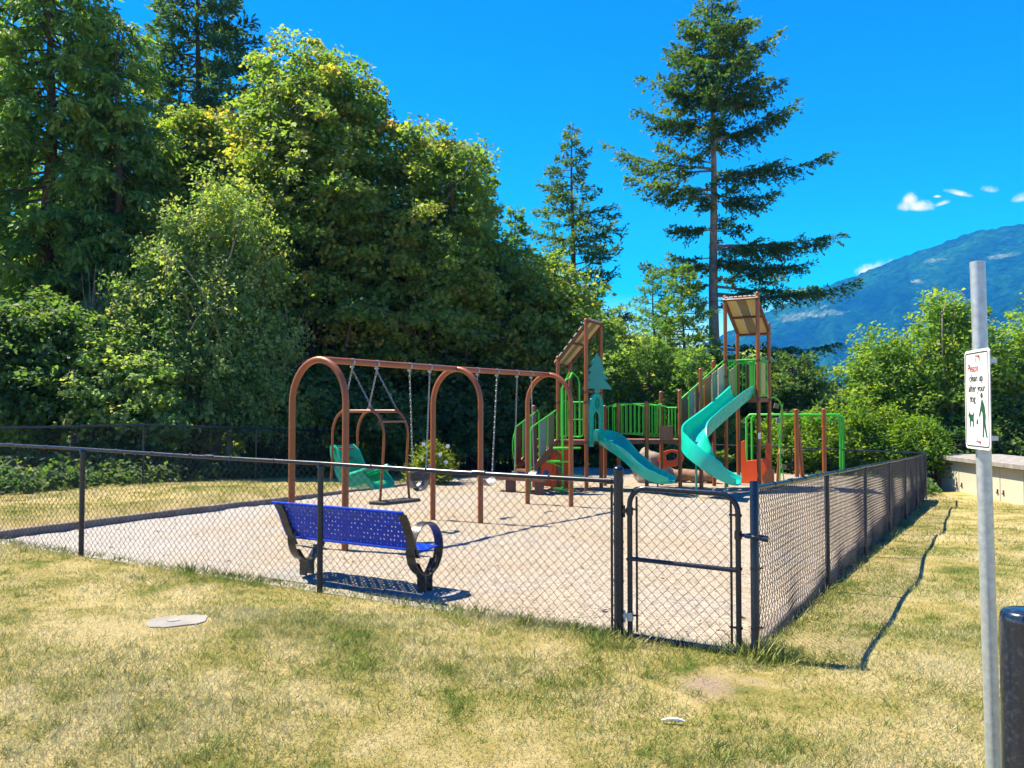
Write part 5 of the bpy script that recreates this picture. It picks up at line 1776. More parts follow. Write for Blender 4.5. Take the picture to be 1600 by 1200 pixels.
def limb_mesh(mb, p0, p1, r0, r1, rnd, bend=0.15, n=6, sides=7):
    d = p1 - p0
    side = Vector((rnd.uniform(-1, 1), rnd.uniform(-1, 1), rnd.uniform(0.1, 0.8))) * d.length * bend
    pts, rs = [], []
    for i in range(n + 1):
        f = i / n
        pts.append(p0 + d * f + side * math.sin(math.pi * f) + Vector((rnd.uniform(-1, 1), rnd.uniform(-1, 1), 0)) * d.length * 0.015)
        rs.append(r0 + (r1 - r0) * f)
    mb.tube(pts, rs, sides)

TREES = {}

def broadleaf(name, loc, label, lobes, mat, bark='dark_bark', seed=1, clumps=700, per=55, r=0.55, flat=0.5, leaf=0.17, asp=0.9, trunk_h=None, trunk_r=0.18, cat='tree', group=None, limbs=26, stems=1, inner=0.35, ragged=0.17, **kw):
    rng = np.random.default_rng(seed)
    rnd = random.Random(seed)
    t = thing(name, loc, label, cat, group)
    ORIGIN[t.name] = Vector((0, 0, 0))
    lob = np.array(lobes, float)
    area = (lob[:, 3] * lob[:, 4] * lob[:, 5]) ** (2 / 3)
    w = rng.choice(len(lob), clumps, p=area / area.sum())
    dirs = unit(rng.standard_normal((clumps, 3)))
    rad = np.where(rng.random(clumps) < inner, rng.uniform(0.3, 0.8, clumps), rng.uniform(0.8, 1.08, clumps))
    wob = np.sin(dirs[:, 0] * 5 + w * 1.7) * np.sin(dirs[:, 1] * 4.3 + w * 0.9) + np.sin(dirs[:, 2] * 6.1 + w * 2.3 + dirs[:, 0] * 3)
    rad = rad * (1 + ragged * wob)
    C = lob[w, :3] + dirs * rad[:, None] * lob[w, 3:]
    C += rng.normal(0, r * 0.25, C.shape)
    keep = C[:, 2] > 0.15
    C, dirs, w = C[keep], dirs[keep], w[keep]
    zmax = (lob[:, 2] + lob[:, 5]).max()
    tint = 0.42 + rng.normal(0, 0.12, len(C))
    v, tr, tt = clump_leaves(rng, C, dirs, per, r, flat, leaf, asp, tint=tint, **kw)
    me = raw_mesh('crown', v, tris=tr, tint=tt)
    link('crown', me, M[mat], t)
    mb = MB()
    th = trunk_h or zmax * 0.8
    for s in range(stems):
        bx, by = (rnd.uniform(-.5, .5), rnd.uniform(-.5, .5)) if stems > 1 else (0, 0)
        lob_c = lob[rng.integers(len(lob))] if stems > 1 else lob[np.argmax(lob[:, 2] + lob[:, 5])]
        top = Vector((lob_c[0] * 0.7, lob_c[1] * 0.7, th * rnd.uniform(0.85, 1.0)))
        pts, rs = [], []
        for i in range(11):
            f = i / 10
            pts.append(Vector((bx, by, -0.3)).lerp(top, f) + Vector((math.sin(f * 5 + s) * 0.10, math.cos(f * 4 + s) * 0.10, 0)) * th * 0.08)
            rs.append(trunk_r * (1.15 - f * 0.95))
        mb.tube(pts, rs, 10)
        for k in range(limbs // stems):
            f = rnd.uniform(0.2, 0.9)
            a = pts[int(f * 10)]
            c = Vector(C[rng.integers(len(C))])
            if c.z < a.z - 0.5:
                a = pts[max(1, int(10 * max(0.05, (c.z - 0.6) / max(top.z, 1))))]
            limb_mesh(mb, a, c, trunk_r * 0.42 * (1.1 - f * 0.7), 0.012, rnd, sides=6)
    mb.build('trunk', M[bark], t, smooth=60)
    ORIGIN[t.name] = Vector(loc)
    return t

def conifer(name, loc, label, H, branches, mat, bark='dark_bark', seed=1, trunk_r=0.2, elem=0.17, ew=0.055, dens=1.0, droop=0.18, tipup=0.10, hang=0.12, twig=1.0, group=None, leaf_up=0.15, lean=0.0):
    """branches: list of (height, azimuth, length)"""
    rng = np.random.default_rng(seed)
    rnd = random.Random(seed)
    t = thing(name, loc, label, 'tree', group)
    ORIGIN[t.name] = Vector((0, 0, 0))
    mb = MB()
    pts = [Vector((math.sin(i * 0.9) * 0.05, math.cos(i * 0.7) * 0.05, -0.4 + (H + 0.4) * i / 14)) for i in range(15)]
    mb.tube(pts, [trunk_r * (1.12 - 1.08 * i / 14) for i in range(15)], 14)
    lb = mb
    PP, TT, NN, LL, TN = [], [], [], [], []
    for br_ in branches:
        z, az, L = br_[:3]
        slope = br_[3] if len(br_) > 3 else 0.0
        bd = np.array([math.cos(az), math.sin(az), 0.0])
        sd = np.array([-bd[1], bd[0], 0.0])
        dr = droop * rng.uniform(0.5, 1.5)
        tu = tipup * rng.uniform(0.5, 1.5)
        wv = rng.uniform(-0.12, 0.12)
        def axis(f):
            f = np.asarray(f, float)[..., None]
            return np.array([0, 0, z]) + bd * L * f + sd * L * wv * f ** 2 + np.array([0, 0, 1.0]) * L * (slope * f - dr * f ** 1.3 * 1.6 + (tu + dr * 0.5) * f ** 3)
        bt = rng.normal(0, 0.10)
        ps = [Vector((0, 0, z))] + [Vector(axis(f)) for f in (.2, .4, .6, .8, 0.97)]
        r0 = min(trunk_r * 0.32, 0.012 + 0.011 * L)
        lb.tube(ps, [r0, r0 * .8, r0 * .6, r0 * .42, r0 * .25, 0.006], 5)
        nt_ = int((11 * L + 8) * dens)
        f = np.sort(rng.uniform(0.10, 1.0, nt_) ** 0.8)
        sg = np.where(np.arange(nt_) % 2 == 0, 1.0, -1.0)
        tl = (0.14 + 0.36 * (1 - f) ** 0.8) * min(L, 3.0) ** 0.75 * twig * rng.uniform(0.6, 1.25, nt_)
        tdir = unit(bd * 0.75 + sd * (sg * rng.uniform(0.35, 1.0, nt_))[:, None] + np.array([0, 0, 1.0]) * rng.normal(-hang, 0.30, nt_)[:, None])
        base = axis(f)
        ne = np.maximum(4, (tl / (elem * 0.22)).astype(int))
        idx = np.repeat(np.arange(nt_), ne)
        s = rng.uniform(0.0, 1.0, len(idx))
        P = base[idx] + tdir[idx] * (tl[idx] * s)[:, None] + rng.normal(0, elem * 0.16, (len(idx), 3))
        P[:, 2] -= hang * 0.6 * tl[idx] * s ** 2
        T = unit(tdir[idx] * 0.8 + rng.normal(0, 0.42, (len(idx), 3)) + np.array([0, 0, leaf_up]))
        N_ = unit(np.array([0, 0, 1.0]) + rng.normal(0, 0.6, (len(idx), 3)))
        PP.append(P); TT.append(T); NN.append(N_)
        LL.append(elem * rng.uniform(0.6, 1.35, len(idx)))
        TN.append(np.clip(0.40 + bt + 0.22 * (s - 0.5) + 0.12 * (f[idx] - 0.5) + rng.normal(0, 0.14, len(idx)), 0, 1))
    P = np.concatenate(PP); L_ = np.concatenate(LL)
    v, tr = kites(P, np.concatenate(TT), np.concatenate(NN), L_, L_ * (ew / elem), 0.05)
    me = raw_mesh('crown', v, tris=tr, tint=np.repeat(np.concatenate(TN), 2))
    link('crown', me, M[mat], t)
    lb.build('trunk', M[bark], t, smooth=60)
    ORIGIN[t.name] = Vector(loc)
    return t

def whorls(seed, H, z0, R, n, shape=0.8, top=0.15, jit=0.25):
    """regular conifer branch list: cone of radius R"""
    rnd = random.Random(seed)
    out = []
    for i in range(n):
        f = (i + rnd.random()) / n
        z = z0 + (H - z0) * f ** 0.92
        L = top + (R - top) * (1 - f) ** shape * rnd.uniform(1 - jit, 1 + jit * 0.6)
        out.append((z, i * 2.39996 + rnd.uniform(-.4, .4), L))
    return out

def base_at(px, d, dz=0.0):
    p = at(px, d, z=0)
    p.z = gzf(p.x, p.y) + dz
    return p

def lobes_at(base, spec):
    """spec: (px, py, d, half-width px, half-height px, depth m) -> lobes relative to base"""
    out = []
    for px, py, d, hw, hh, dep in spec:
        p = at(px, d, py)
        out.append((p.x - base.x, p.y - base.y, p.z - base.z, hw * d / F, dep, hh * d / F))
    return out

# ---------------- the wood on the left
b = base_at(470, 26.5)
maple_a = broadleaf('maple_tree', b, 'tallest broad maple rising behind the near swing arch', lobes_at(b, [
    (468, 120, 26.5, 70, 62, 1.6), (500, 200, 26.3, 88, 70, 2.0), (420, 235, 26.5, 55, 70, 1.8), (478, 300, 26.0, 105, 80, 2.4),
    (540, 360, 26.0, 95, 85, 2.4), (440, 400, 26.0, 90, 75, 2.2), (520, 470, 25.6, 100, 80, 2.2), (545, 150, 26.8, 45, 50, 1.3)]),
    'leaf_maple', seed=11, clumps=860, per=92, r=0.46, flat=0.40, leaf=0.125, inner=0.2, ragged=0.22, trunk_r=0.26, limbs=46)
b = base_at(672, 27.0)
maple_b = broadleaf('maple_tree', b, 'wide maple with rounded top standing against the open sky', lobes_at(b, [
    (655, 240, 27.0, 62, 48, 1.6), (700, 290, 27.0, 62, 60, 1.8), (620, 310, 26.6, 75, 70, 2.0), (690, 370, 26.5, 82, 70, 2.2),
    (630, 410, 26.3, 90, 75, 2.2), (715, 450, 26.5, 65, 70, 2.0), (640, 500, 26.0, 100, 70, 2.0)]),
    'leaf_maple', seed=12, clumps=700, per=90, r=0.46, flat=0.40, leaf=0.125, inner=0.2, ragged=0.22, trunk_r=0.22, limbs=40)
b = base_at(312, 27.5)
maple_c = broadleaf('maple_tree', b, 'slender yellow-green maple between the dark cedar and the tallest maple', lobes_at(b, [
    (300, 205, 27.5, 40, 40, 1.2), (335, 235, 27.3, 48, 48, 1.4), (285, 270, 27.3, 48, 55, 1.5), (330, 315, 27.0, 68, 60, 1.8), (300, 380, 26.6, 80, 60, 1.8), (370, 330, 26.8, 45, 60, 1.4)]),
    'leaf_maple', seed=13, clumps=600, per=68, r=0.44, flat=0.40, leaf=0.12, trunk_r=0.17, limbs=34)
b = base_at(852, 27.5)
maple_d = broadleaf('maple_tree', b, 'low bushy maple behind the left roofed tower', lobes_at(b, [
    (830, 445, 27.5, 58, 48, 1.6), (880, 460, 27.5, 48, 44, 1.5), (845, 500, 27.2, 80, 55, 1.9), (800, 540, 27.0, 60, 60, 1.6), (880, 560, 27.0, 70, 60, 1.8), (850, 610, 27.0, 90, 45, 1.8), (795, 430, 28.0, 35, 50, 1.2)]),
    'leaf_maple', seed=14, clumps=600, per=62, r=0.44, flat=0.40, leaf=0.12, trunk_r=0.15, limbs=30)
b = base_at(340, 22.6)
birch = broadleaf('birch_tree', b, 'fine-leaved birch with weeping branches above the far fence', lobes_at(b, [
    (352, 318, 22.6, 34, 45, 0.8), (330, 360, 22.6, 55, 60, 1.1), (285, 372, 22.4, 42, 50, 1.0), (255, 412, 22.2, 38, 40, 1.0), (392, 400, 22.6, 44, 80, 1.1), (310, 450, 22.0, 75, 70, 1.4),
    (225, 468, 22.0, 42, 42, 1.0), (200, 520, 22.0, 45, 45, 1.0), (398, 520, 22.2, 60, 80, 1.2), (330, 545, 21.8, 70, 75, 1.3), (255, 575, 21.8, 70, 60, 1.2), (400, 610, 22.0, 70, 55, 1.0), (310, 640, 21.6, 90, 50, 1.1), (435, 650, 22.2, 50, 40, 0.9), (230, 650, 21.4, 60, 40, 1.0)]),
    'leaf_birch', seed=15, clumps=1650, per=32, r=0.30, flat=0.9, leaf=0.095, asp=0.7, trunk_r=0.10, limbs=60, stems=3, droop=0.9, bark='grey_twig', inner=0.25, ragged=0.24)
b = base_at(60, 20.6)
shrub_a = broadleaf('salmonberry_shrub', b, 'large leafy shrub at the picture edge below the cedar', lobes_at(b, [
    (20, 500, 20.6, 60, 45, 1.2), (75, 520, 20.4, 55, 45, 1.2), (30, 580, 20.2, 70, 55, 1.3), (120, 590, 20.2, 50, 45, 1.2), (60, 640, 20.0, 90, 45, 1.2), (-40, 560, 20.4, 60, 70, 1.3)]),
    'leaf_shrub', seed=16, clumps=700, per=36, r=0.30, flat=0.45, leaf=0.13, asp=0.75, trunk_r=0.05, limbs=30, stems=5, cat='shrub', ragged=0.3)
b = base_at(175, 20.4)
shrub_b = broadleaf('salmonberry_shrub', b, 'leafy shrub between the picture-edge shrub and the birch', lobes_at(b, [
    (165, 560, 20.6, 50, 45, 1.0), (205, 600, 20.4, 60, 45, 1.1), (150, 630, 20.2, 60, 40, 1.1), (230, 645, 20.2, 60, 35, 1.1)]),
    'leaf_birch', seed=17, ragged=0.3, clumps=480, per=36, r=0.28, flat=0.45, leaf=0.12, asp=0.75, trunk_r=0.05, limbs=24, stems=5, cat='shrub')
b = base_at(520, 23.4)
shrub_c = broadleaf('elder_shrub', b, 'dim leafy shrub seen through the companion swing', lobes_at(b, [
    (490, 620, 23.2, 55, 50, 1.0), (560, 640, 23.2, 60, 45, 1.0), (460, 670, 22.8, 45, 40, 0.9), (610, 665, 23.6, 50, 40, 1.0)]),
    'leaf_shrub', seed=18, clumps=420, per=34, r=0.30, flat=0.5, leaf=0.13, asp=0.7, trunk_r=0.05, limbs=20, stems=4, cat='shrub')
b = base_at(760, 25.6)
shrub_d = broadleaf('elder_shrub', b, 'dark leafy shrub filling the gap behind the middle swing arch', lobes_at(b, [
    (700, 600, 25.8, 60, 50, 1.0), (770, 620, 25.8, 60, 45, 1.0), (720, 660, 25.4, 70, 35, 1.0), (820, 655, 26.0, 50, 40, 1.0)]),
    'leaf_shrub', seed=19, clumps=420, per=34, r=0.32, flat=0.5, leaf=0.14, asp=0.75, trunk_r=0.05, limbs=20, stems=4, cat='shrub')

# conifers
cedar_a = conifer('cedar_tree', base_at(70, 25.5), 'huge drooping cedar filling the upper corner of the picture', 16.5, whorls(21, 16.5, 2.2, 3.7, 150, 0.5, 1.0), 'needle_cedar', seed=21, trunk_r=0.34, elem=0.22, ew=0.085, droop=0.30, tipup=0.12, hang=0.42, leaf_up=-0.35, dens=1.15, twig=1.0)
cedar_b = conifer('cedar_tree', base_at(178, 25.0), 'narrower drooping cedar beside the huge corner cedar', 13.8, whorls(22, 13.8, 3.0, 2.2, 110, 0.5, 0.5), 'needle_cedar', seed=22, trunk_r=0.24, elem=0.23, ew=0.08, droop=0.30, tipup=0.12, hang=0.42, leaf_up=-0.35, dens=1.0)
hem = conifer('hemlock_tree', base_at(303, 33.5), 'dark conifer top rising behind the slender maple', 22.0, whorls(23, 22.0, 7.5, 4.3, 120, 0.6, 0.4), 'needle_hemlock', seed=23, trunk_r=0.30, elem=0.24, ew=0.08, droop=0.12, tipup=0.16, hang=0.12, dens=0.9)
tip = conifer('cypress_tree', base_at(588, 34.0), 'thin conifer tip showing between the two tallest maples', 15.3, whorls(24, 15.3, 5.0, 1.7, 80, 0.75, 0.1), 'needle_cedar', seed=24, trunk_r=0.18, elem=0.20, ew=0.06, droop=-0.10, tipup=0.1, hang=0.2, leaf_up=0.3, dens=1.1)
cyp = conifer('cypress_tree', base_at(735, 28.6), 'feathery conifer at the sky-side edge of the wide maple', 11.3, whorls(25, 11.3, 1.5, 2.3, 90, 0.62, 0.15), 'needle_cedar', seed=25, trunk_r=0.18, elem=0.22, ew=0.07, droop=0.05, tipup=0.12, hang=0.3, leaf_up=-0.1, dens=1.1)
sm_a = conifer('young_conifer', base_at(806, 33.0), 'small pointed conifer peeping above the low bushy maple', 10.5, whorls(26, 10.5, 2.0, 2.2, 70, 0.75, 0.1), 'needle_larch', seed=26, trunk_r=0.14, elem=0.22, ew=0.07, droop=0.05, tipup=0.15, hang=0.12, dens=1.0)
fir_s = conifer('douglas_fir', base_at(895, 39.0), 'pointed fir standing alone in the sky behind the left roofed tower', 16.0, whorls(27, 16.0, 3.0, 4.3, 84, 0.85, 0.15, 0.45), 'needle_fir', seed=27, trunk_r=0.24, elem=0.24, ew=0.075, droop=0.02, tipup=0.22, hang=0.12, dens=0.85)

# the big fir: branch reach set out by height on both sides
def big_fir():
    d = 38.0
    base = base_at(1117, d)
    rnd = random.Random(31)
    br = []
    def bough(py, dx, rise=0.0, az0=None, n=3):
        """a thick bough: a few limbs leaving the trunk close together"""
        for k in range(n):
            az_off = (rnd.uniform(-0.3, 0.3) if az0 is None else az0 + rnd.uniform(-0.2, 0.2)) + (k - 1) * 0.16
            z = CAMZ - (py + rnd.uniform(-9, 9) - HZ) * d / F - base.z
            L = abs(dx) * d / F * (1.0 if k == 1 else rnd.uniform(0.55, 0.85))
            br.append((z, (0 if dx > 0 else math.pi) + az_off * (1 if dx > 0 else -1), L, rise + rnd.uniform(-0.05, 0.05)))
    for py, dx, rise in ((52, 50, .1), (92, 72, .25), (150, 112, .30), (205, 120, .25), (255, 168, .12), (300, 142, .0), (352, 70, -.05), (408, 108, -.05), (440, 70, -.1), (590, 85, 0)):
        bough(py, -dx, rise)
    for py, dx, rise in ((48, 70, .2), (92, 100, .20), (150, 104, .12), (212, 142, .45), (275, 182, .15), (312, 95, -.1), (385, 205, .05), (412, 150, -.12), (455, 220, .02), (545, 185, -.05), (578, 205, -.12), (612, 130, -.1)):
        bough(py, dx, rise)
    for py, r_ in ((70, 2.6), (120, 3.0), (170, 2.6), (220, 2.8), (300, 2.0), (420, 1.6)):
        z = CAMZ - (py - HZ) * d / F - base.z
        for az in (1.57, -1.57):
            for k in range(2):
                br.append((z + rnd.uniform(-.4, .4), az + rnd.uniform(-.6, .6), r_ * rnd.uniform(0.6, 1.0), 0.1))
    for i in range(16):
        z = rnd.uniform(7.0, 17.0)
        br.append((z, rnd.uniform(0, 6.28), rnd.uniform(0.5, 1.9), rnd.uniform(-.3, .3)))
    H = 22.5
    for i in range(44):
        f = i / 44
        z = 16.6 + (H - 16.6) * f
        br.append((z, i * 2.4, 0.2 + 3.0 * (1 - f) ** 0.8 * rnd.uniform(0.6, 1.1), 0.15))
    conifer('douglas_fir', base, 'big tall fir with bare grey trunk behind the right roofed tower', H, br, 'needle_fir', bark='fir_bark', seed=32, trunk_r=0.29, elem=0.175, ew=0.075, droop=0.07, tipup=0.14, hang=0.24, dens=1.0, twig=1.2)
big_fir()

larch_a = conifer('larch_tree', base_at(1022, 34.0), 'airy pale green larch in the gap between the two firs', 8.3, whorls(33, 8.3, 1.0, 2.0, 75, 0.7, 0.1), 'needle_larch', seed=33, trunk_r=0.12, elem=0.20, ew=0.05, droop=-0.05, tipup=0.15, hang=0.02, dens=0.9)
larch_b = conifer('larch_tree', base_at(1068, 30.0), 'fuller green larch against the trunk of the big fir', 7.6, whorls(34, 7.6, 0.6, 2.2, 85, 0.65, 0.15), 'needle_larch', seed=34, trunk_r=0.12, elem=0.20, ew=0.055, droop=0.0, tipup=0.15, hang=0.05, dens=1.0)
hedge_hem = conifer('young_conifer', base_at(1015, 27.5), 'bushy young conifer behind the green bridge railing', 4.6, whorls(35, 4.6, 0.2, 2.2, 75, 0.55, 0.15), 'needle_larch', seed=35, trunk_r=0.09, elem=0.17, ew=0.05, droop=0.05, tipup=0.12, hang=0.12, dens=1.3)
hedge_hem2 = conifer('young_conifer', base_at(1085, 27.0), 'bushy young conifer behind the stair to the right tower', 4.3, whorls(36, 4.3, 0.2, 2.0, 75, 0.55, 0.15), 'needle_cedar', seed=36, trunk_r=0.09, elem=0.17, ew=0.05, droop=0.05, tipup=0.12, hang=0.15, dens=1.3)
low_r = conifer('young_conifer', base_at(1240, 29.0), 'dark low conifer beside the right roofed tower', 4.4, whorls(37, 4.4, 0.2, 2.6, 70, 0.5, 0.2), 'needle_fir', seed=37, trunk_r=0.10, elem=0.19, ew=0.06, droop=0.02, tipup=0.15, hang=0.08, dens=1.2)

# alders and hedge on the right
b = base_at(1490, 28.5)
alder_a = broadleaf('alder_tree', b, 'bright yellow-green alder behind the sign pole', lobes_at(b, [
    (1485, 512, 28.4, 48, 52, 1.3), (1470, 480, 28.4, 26, 26, 0.7), (1505, 490, 28.4, 22, 24, 0.7), (1455, 560, 28.4, 55, 50, 1.4), (1525, 550, 28.4, 55, 50, 1.4), (1500, 600, 28.4, 75, 50, 1.6), (1440, 630, 28.4, 50, 45, 1.3), (1540, 640, 28.4, 60, 55, 1.5), (1480, 670, 28.4, 75, 45, 1.5)]),
    'leaf_alder', seed=41, clumps=760, per=36, r=0.36, flat=0.7, leaf=0.125, asp=0.75, trunk_r=0.12, limbs=40, stems=3, bark='grey_twig')
b = base_at(1375, 29.0)
alder_b = broadleaf('alder_tree', b, 'slimmer yellow-green alder above the side fence', lobes_at(b, [
    (1375, 545, 29.0, 32, 35, 1.0), (1360, 590, 29.0, 42, 45, 1.2), (1400, 600, 29.0, 42, 50, 1.2), (1375, 645, 29.0, 60, 45, 1.3), (1340, 620, 29.0, 30, 40, 1.0)]),
    'leaf_alder', seed=42, clumps=420, per=34, r=0.34, flat=0.7, leaf=0.12, asp=0.75, trunk_r=0.09, limbs=30, stems=3, bark='grey_twig')
b = base_at(1612, 27.8)
alder_c = broadleaf('alder_tree', b, 'yellow-green alder cut by the picture edge behind the beige cabinets', lobes_at(b, [
    (1585, 560, 27.8, 45, 55, 1.3), (1640, 520, 27.8, 55, 60, 1.4), (1600, 630, 27.8, 60, 60, 1.5), (1660, 620, 27.8, 60, 70, 1.5), (1590, 690, 27.8, 55, 40, 1.4)]),
    'leaf_alder', seed=43, clumps=480, per=34, r=0.36, flat=0.7, leaf=0.125, asp=0.75, trunk_r=0.10, limbs=26, stems=3, bark='grey_twig')
hd = [(1228, 26.6, 652, 34, 'yellow-green hedge shrub nearest the right roofed tower'), (1282, 26.3, 640, 36, 'yellow-green hedge shrub behind the green overhead ladder'), (1335, 26.0, 622, 38, 'tallest yellow-green hedge shrub beyond the end of the overhead ladder'), (1385, 25.8, 640, 36, 'yellow-green hedge shrub behind the far posts of the side fence'), (1432, 25.6, 650, 32, 'yellow-green hedge shrub at the far corner of the side fence')]
for k, (px, d, top, hw, lab) in enumerate(hd):
    b = base_at(px, d)
    hh = (735 - top) / 2
    broadleaf('hedge_shrub', b, lab, lobes_at(b, [(px, top + hh * 0.8, d, hw, hh * 0.8, 0.8), (px - 12, top + hh * 1.3, d - 0.3, hw, hh * 0.7, 0.9), (px + 12, top + hh * 1.35, d - 0.3, hw, hh * 0.65, 0.9)]),
              'leaf_hedge', seed=50 + k, clumps=330, per=34, r=0.22, flat=1.0, leaf=0.105, asp=0.5, trunk_r=0.04, limbs=12, stems=3, cat='shrub', group='hedge along the back fence', up=0.5, droop=-0.3)
b = base_at(1560, 27.0)
broadleaf('dark_shrub', b, 'shaded dark green shrub right above the beige cabinets', lobes_at(b, [(1530, 690, 27, 50, 40, 1.0), (1590, 685, 27, 50, 45, 1.0), (1480, 700, 27, 40, 30, 1.0), (1640, 680, 27, 50, 50, 1.0)]),
          'leaf_shrub', seed=60, clumps=360, per=34, r=0.26, flat=0.7, leaf=0.12, asp=0.7, trunk_r=0.04, limbs=16, stems=4, cat='shrub')

# flowering bush by the swings
b = base_at(676, 20.0)
fb = broadleaf('flowering_bush', b, 'upright bush with white blooms at the far edge of the sand', lobes_at(b, [(676, 712, 20.0, 26, 20, 0.45), (668, 738, 20.0, 28, 18, 0.5), (690, 740, 19.9, 22, 16, 0.45)]),
               'leaf_flower_bush', seed=61, clumps=150, per=40, r=0.16, flat=1.0, leaf=0.10, asp=0.35, trunk_r=0.02, limbs=12, stems=4, cat='bush', up=0.3, droop=-0.6)
rnd = random.Random(4)
for px, py in ((662, 694), (700, 697), (688, 710), (697, 722), (672, 728), (660, 715), (683, 735), (703, 735), (655, 742), (692, 748)):
    c = at(px, 19.55, py) - b
    mb = MB()
    for k in range(6):
        a = k * 1.047
        o = Vector((math.cos(a), rnd.uniform(-.4, 0.1), math.sin(a))) * 0.055
        mb.add([c, c + o * 0.6 + Vector((o.z, 0, -o.x)) * 0.45, c + o, c + o * 0.6 - Vector((o.z, 0, -o.x)) * 0.45], [(0, 1, 2, 3)])
    ORIGIN[fb.name] = Vector((0, 0, 0))
    mb.build('blossom', M['petal_white'], fb)
    ORIGIN[fb.name] = b

# ---- trees further back closing the wood
fill = [(maple_b, 120, 36, 0.7, 1.05, 'maple half hidden behind the narrower cedar'), (maple_a, 250, 37, 2.1, 0.80, 'maple in the dim wood behind the birch'), (maple_b, 420, 36, 4.0, 0.95, 'maple in the dim wood behind the tallest maple'),
        (maple_a, 640, 38, 3.3, 0.72, 'maple in the dim wood behind the wide maple'), (maple_d, 760, 33, 1.2, 1.15, 'low maple in shade behind the feathery conifer'), 
        (cedar_b, -20, 33, 1.0, 1.25, 'cedar showing at the very edge of the picture'), (maple_d, 940, 35, 2.2, 0.85, 'low maple in the gap below the lone fir'), (sm_a, 965, 36, 2.0, 0.62, 'short conifer in the gap below the lone fir'), (maple_d, 560, 31, 0.4, 1.1, 'low shaded maple between the trunks of the two great maples'), (maple_d, 690, 30.5, 3.6, 1.0, 'low shaded maple under the wide maple crown'), (maple_d, 130, 30, 2.6, 1.2, 'low shaded maple behind the picture-edge shrub'),
        (low_r, 1130, 29.5, 1.0, 1.0, 'dark low conifer behind the posts of the right tower'), (shrub_d, 905, 29.0, 0.6, 1.1, 'dark shrub behind the transfer stair'),
        (shrub_b, 300, 27.0, 1.4, 1.3, 'dim shrub behind the stems of the birch'), (shrub_a, 400, 28.5, 3.0, 1.15, 'dim shrub between the birch and the near swing arch'), (shrub_b, 470, 30.0, 2.2, 1.5, 'dim shrub low in the wood behind the swing frame'), (shrub_a, 610, 31.0, 0.3, 1.2, 'dim shrub low in the wood behind the bucket swing'), (shrub_b, 200, 28.0, 5.2, 1.5, 'dim shrub low in the wood behind the leafy front shrub'), (shrub_a, 800, 32.0, 4.1, 1.1, 'dim shrub low in the wood behind the far swing arch'), (shrub_b, 985, 30.0, 4.6, 1.3, 'dim shrub behind the start of the green bridge'), (shrub_b, 1190, 30.0, 0.9, 1.2, 'dim shrub behind the roofed right tower legs')]
for src, px, d, rz, sc, lab in fill:
    copy_tree(src, base_at(px, d), rz, sc, lab, 'trees further back in the wood')

# bare grey branches poking from the birch
for (px, py, d, lab) in ((440, 520, 22.4, 'bare grey dead branch leaning out of the shade by the near swing arch'), (165, 445, 23.0, 'bare grey dead twigs between the cedar and the birch')):
    rnd = random.Random(px)
    root = at(px - 25, d, py + 120 if px > 300 else py + 60)
    t = thing('dead_branch', root, lab, 'branch', 'dead branches')
    mb = MB()
    for k in range(16):
        e = at(px + rnd.uniform(-45, 45), d + rnd.uniform(-.6, .6), py + rnd.uniform(-40, 40))
        m_ = root.lerp(e, 0.45) + Vector((rnd.uniform(-.1, .1), 0, rnd.uniform(0, .25)))
        mb.tube(smooth_path([root, m_, e], 4), [0.02, .018, .015, .013, .010, .009, .007, .005, .003], 4)
    mb.build('twigs', M['grey_twig'], t)

# ---------------- undergrowth behind the far fence
def undergrowth():
    rng = np.random.default_rng(71)
    n = 1150
    a = rng.uniform(-17.5, -14.25, n); b_ = rng.uniform(-1.0, 19.5, n)
    n2 = 500
    a = np.concatenate([a, rng.uniform(-14, 0, n2)]); b_ = np.concatenate([b_, rng.uniform(18.9, 20.6, n2)])
    X = D0[0] + a * U[0] + b_ * V[0]; Y = D0[1] + a * U[1] + b_ * V[1]
    hgt = 0.25 + 0.75 * np.clip((-a - 14.2) / 2.2, 0, 1) * (0.6 + 0.4 * np.sin(b_ * 1.1))
    hgt[n:] = 0.4
    C = np.stack([X, Y, gz(X, Y) + hgt * rng.uniform(0.2, 1.0, len(X))], -1)
    out_ = unit(np.stack([np.full(len(X), 0.4), np.full(len(X), -0.5), np.full(len(X), 0.7)], -1))
    v, t, tt = clump_leaves(rng, C, out_, 24, 0.26, 0.5, 0.13, 0.8, tint=rng.normal(0.45, 0.15, len(C)))
    me = raw_mesh('undergrowth', v, tris=t, tint=tt)
    o = link('undergrowth', me, M['leaf_shrub'])
    o['kind'] = 'stuff'
    o['label'] = 'ivy and bramble undergrowth behind the far fence'
undergrowth()

# ---------------- the far wood that closes the gaps between the trunks
def far_wood():
    rng = np.random.default_rng(77)
    n = 1500
    th = rng.uniform(math.radians(-38), math.radians(15), n)
    r_ = rng.uniform(44, 56, n)
    X, Y = r_ * np.sin(th), r_ * np.cos(th)
    C = np.stack([X, Y, gz(X, Y) + 0.3 + rng.random(n) ** 1.3 * (5.0 + 1.5 * np.sin(th * 40))], -1)
    out_ = unit(np.stack([-X, -Y, np.full(n, 25.0)], -1))
    v, t, tt = clump_leaves(rng, C, out_, 22, 1.0, 0.6, 0.42, 0.8, tint=rng.normal(0.35, 0.15, n))
    o = link('far_forest', raw_mesh('far_forest', v, tris=t, tint=tt), M['leaf_maple'])
    o['kind'] = 'stuff'
    o['label'] = 'far wood seen dimly between the nearer trunks'
far_wood()

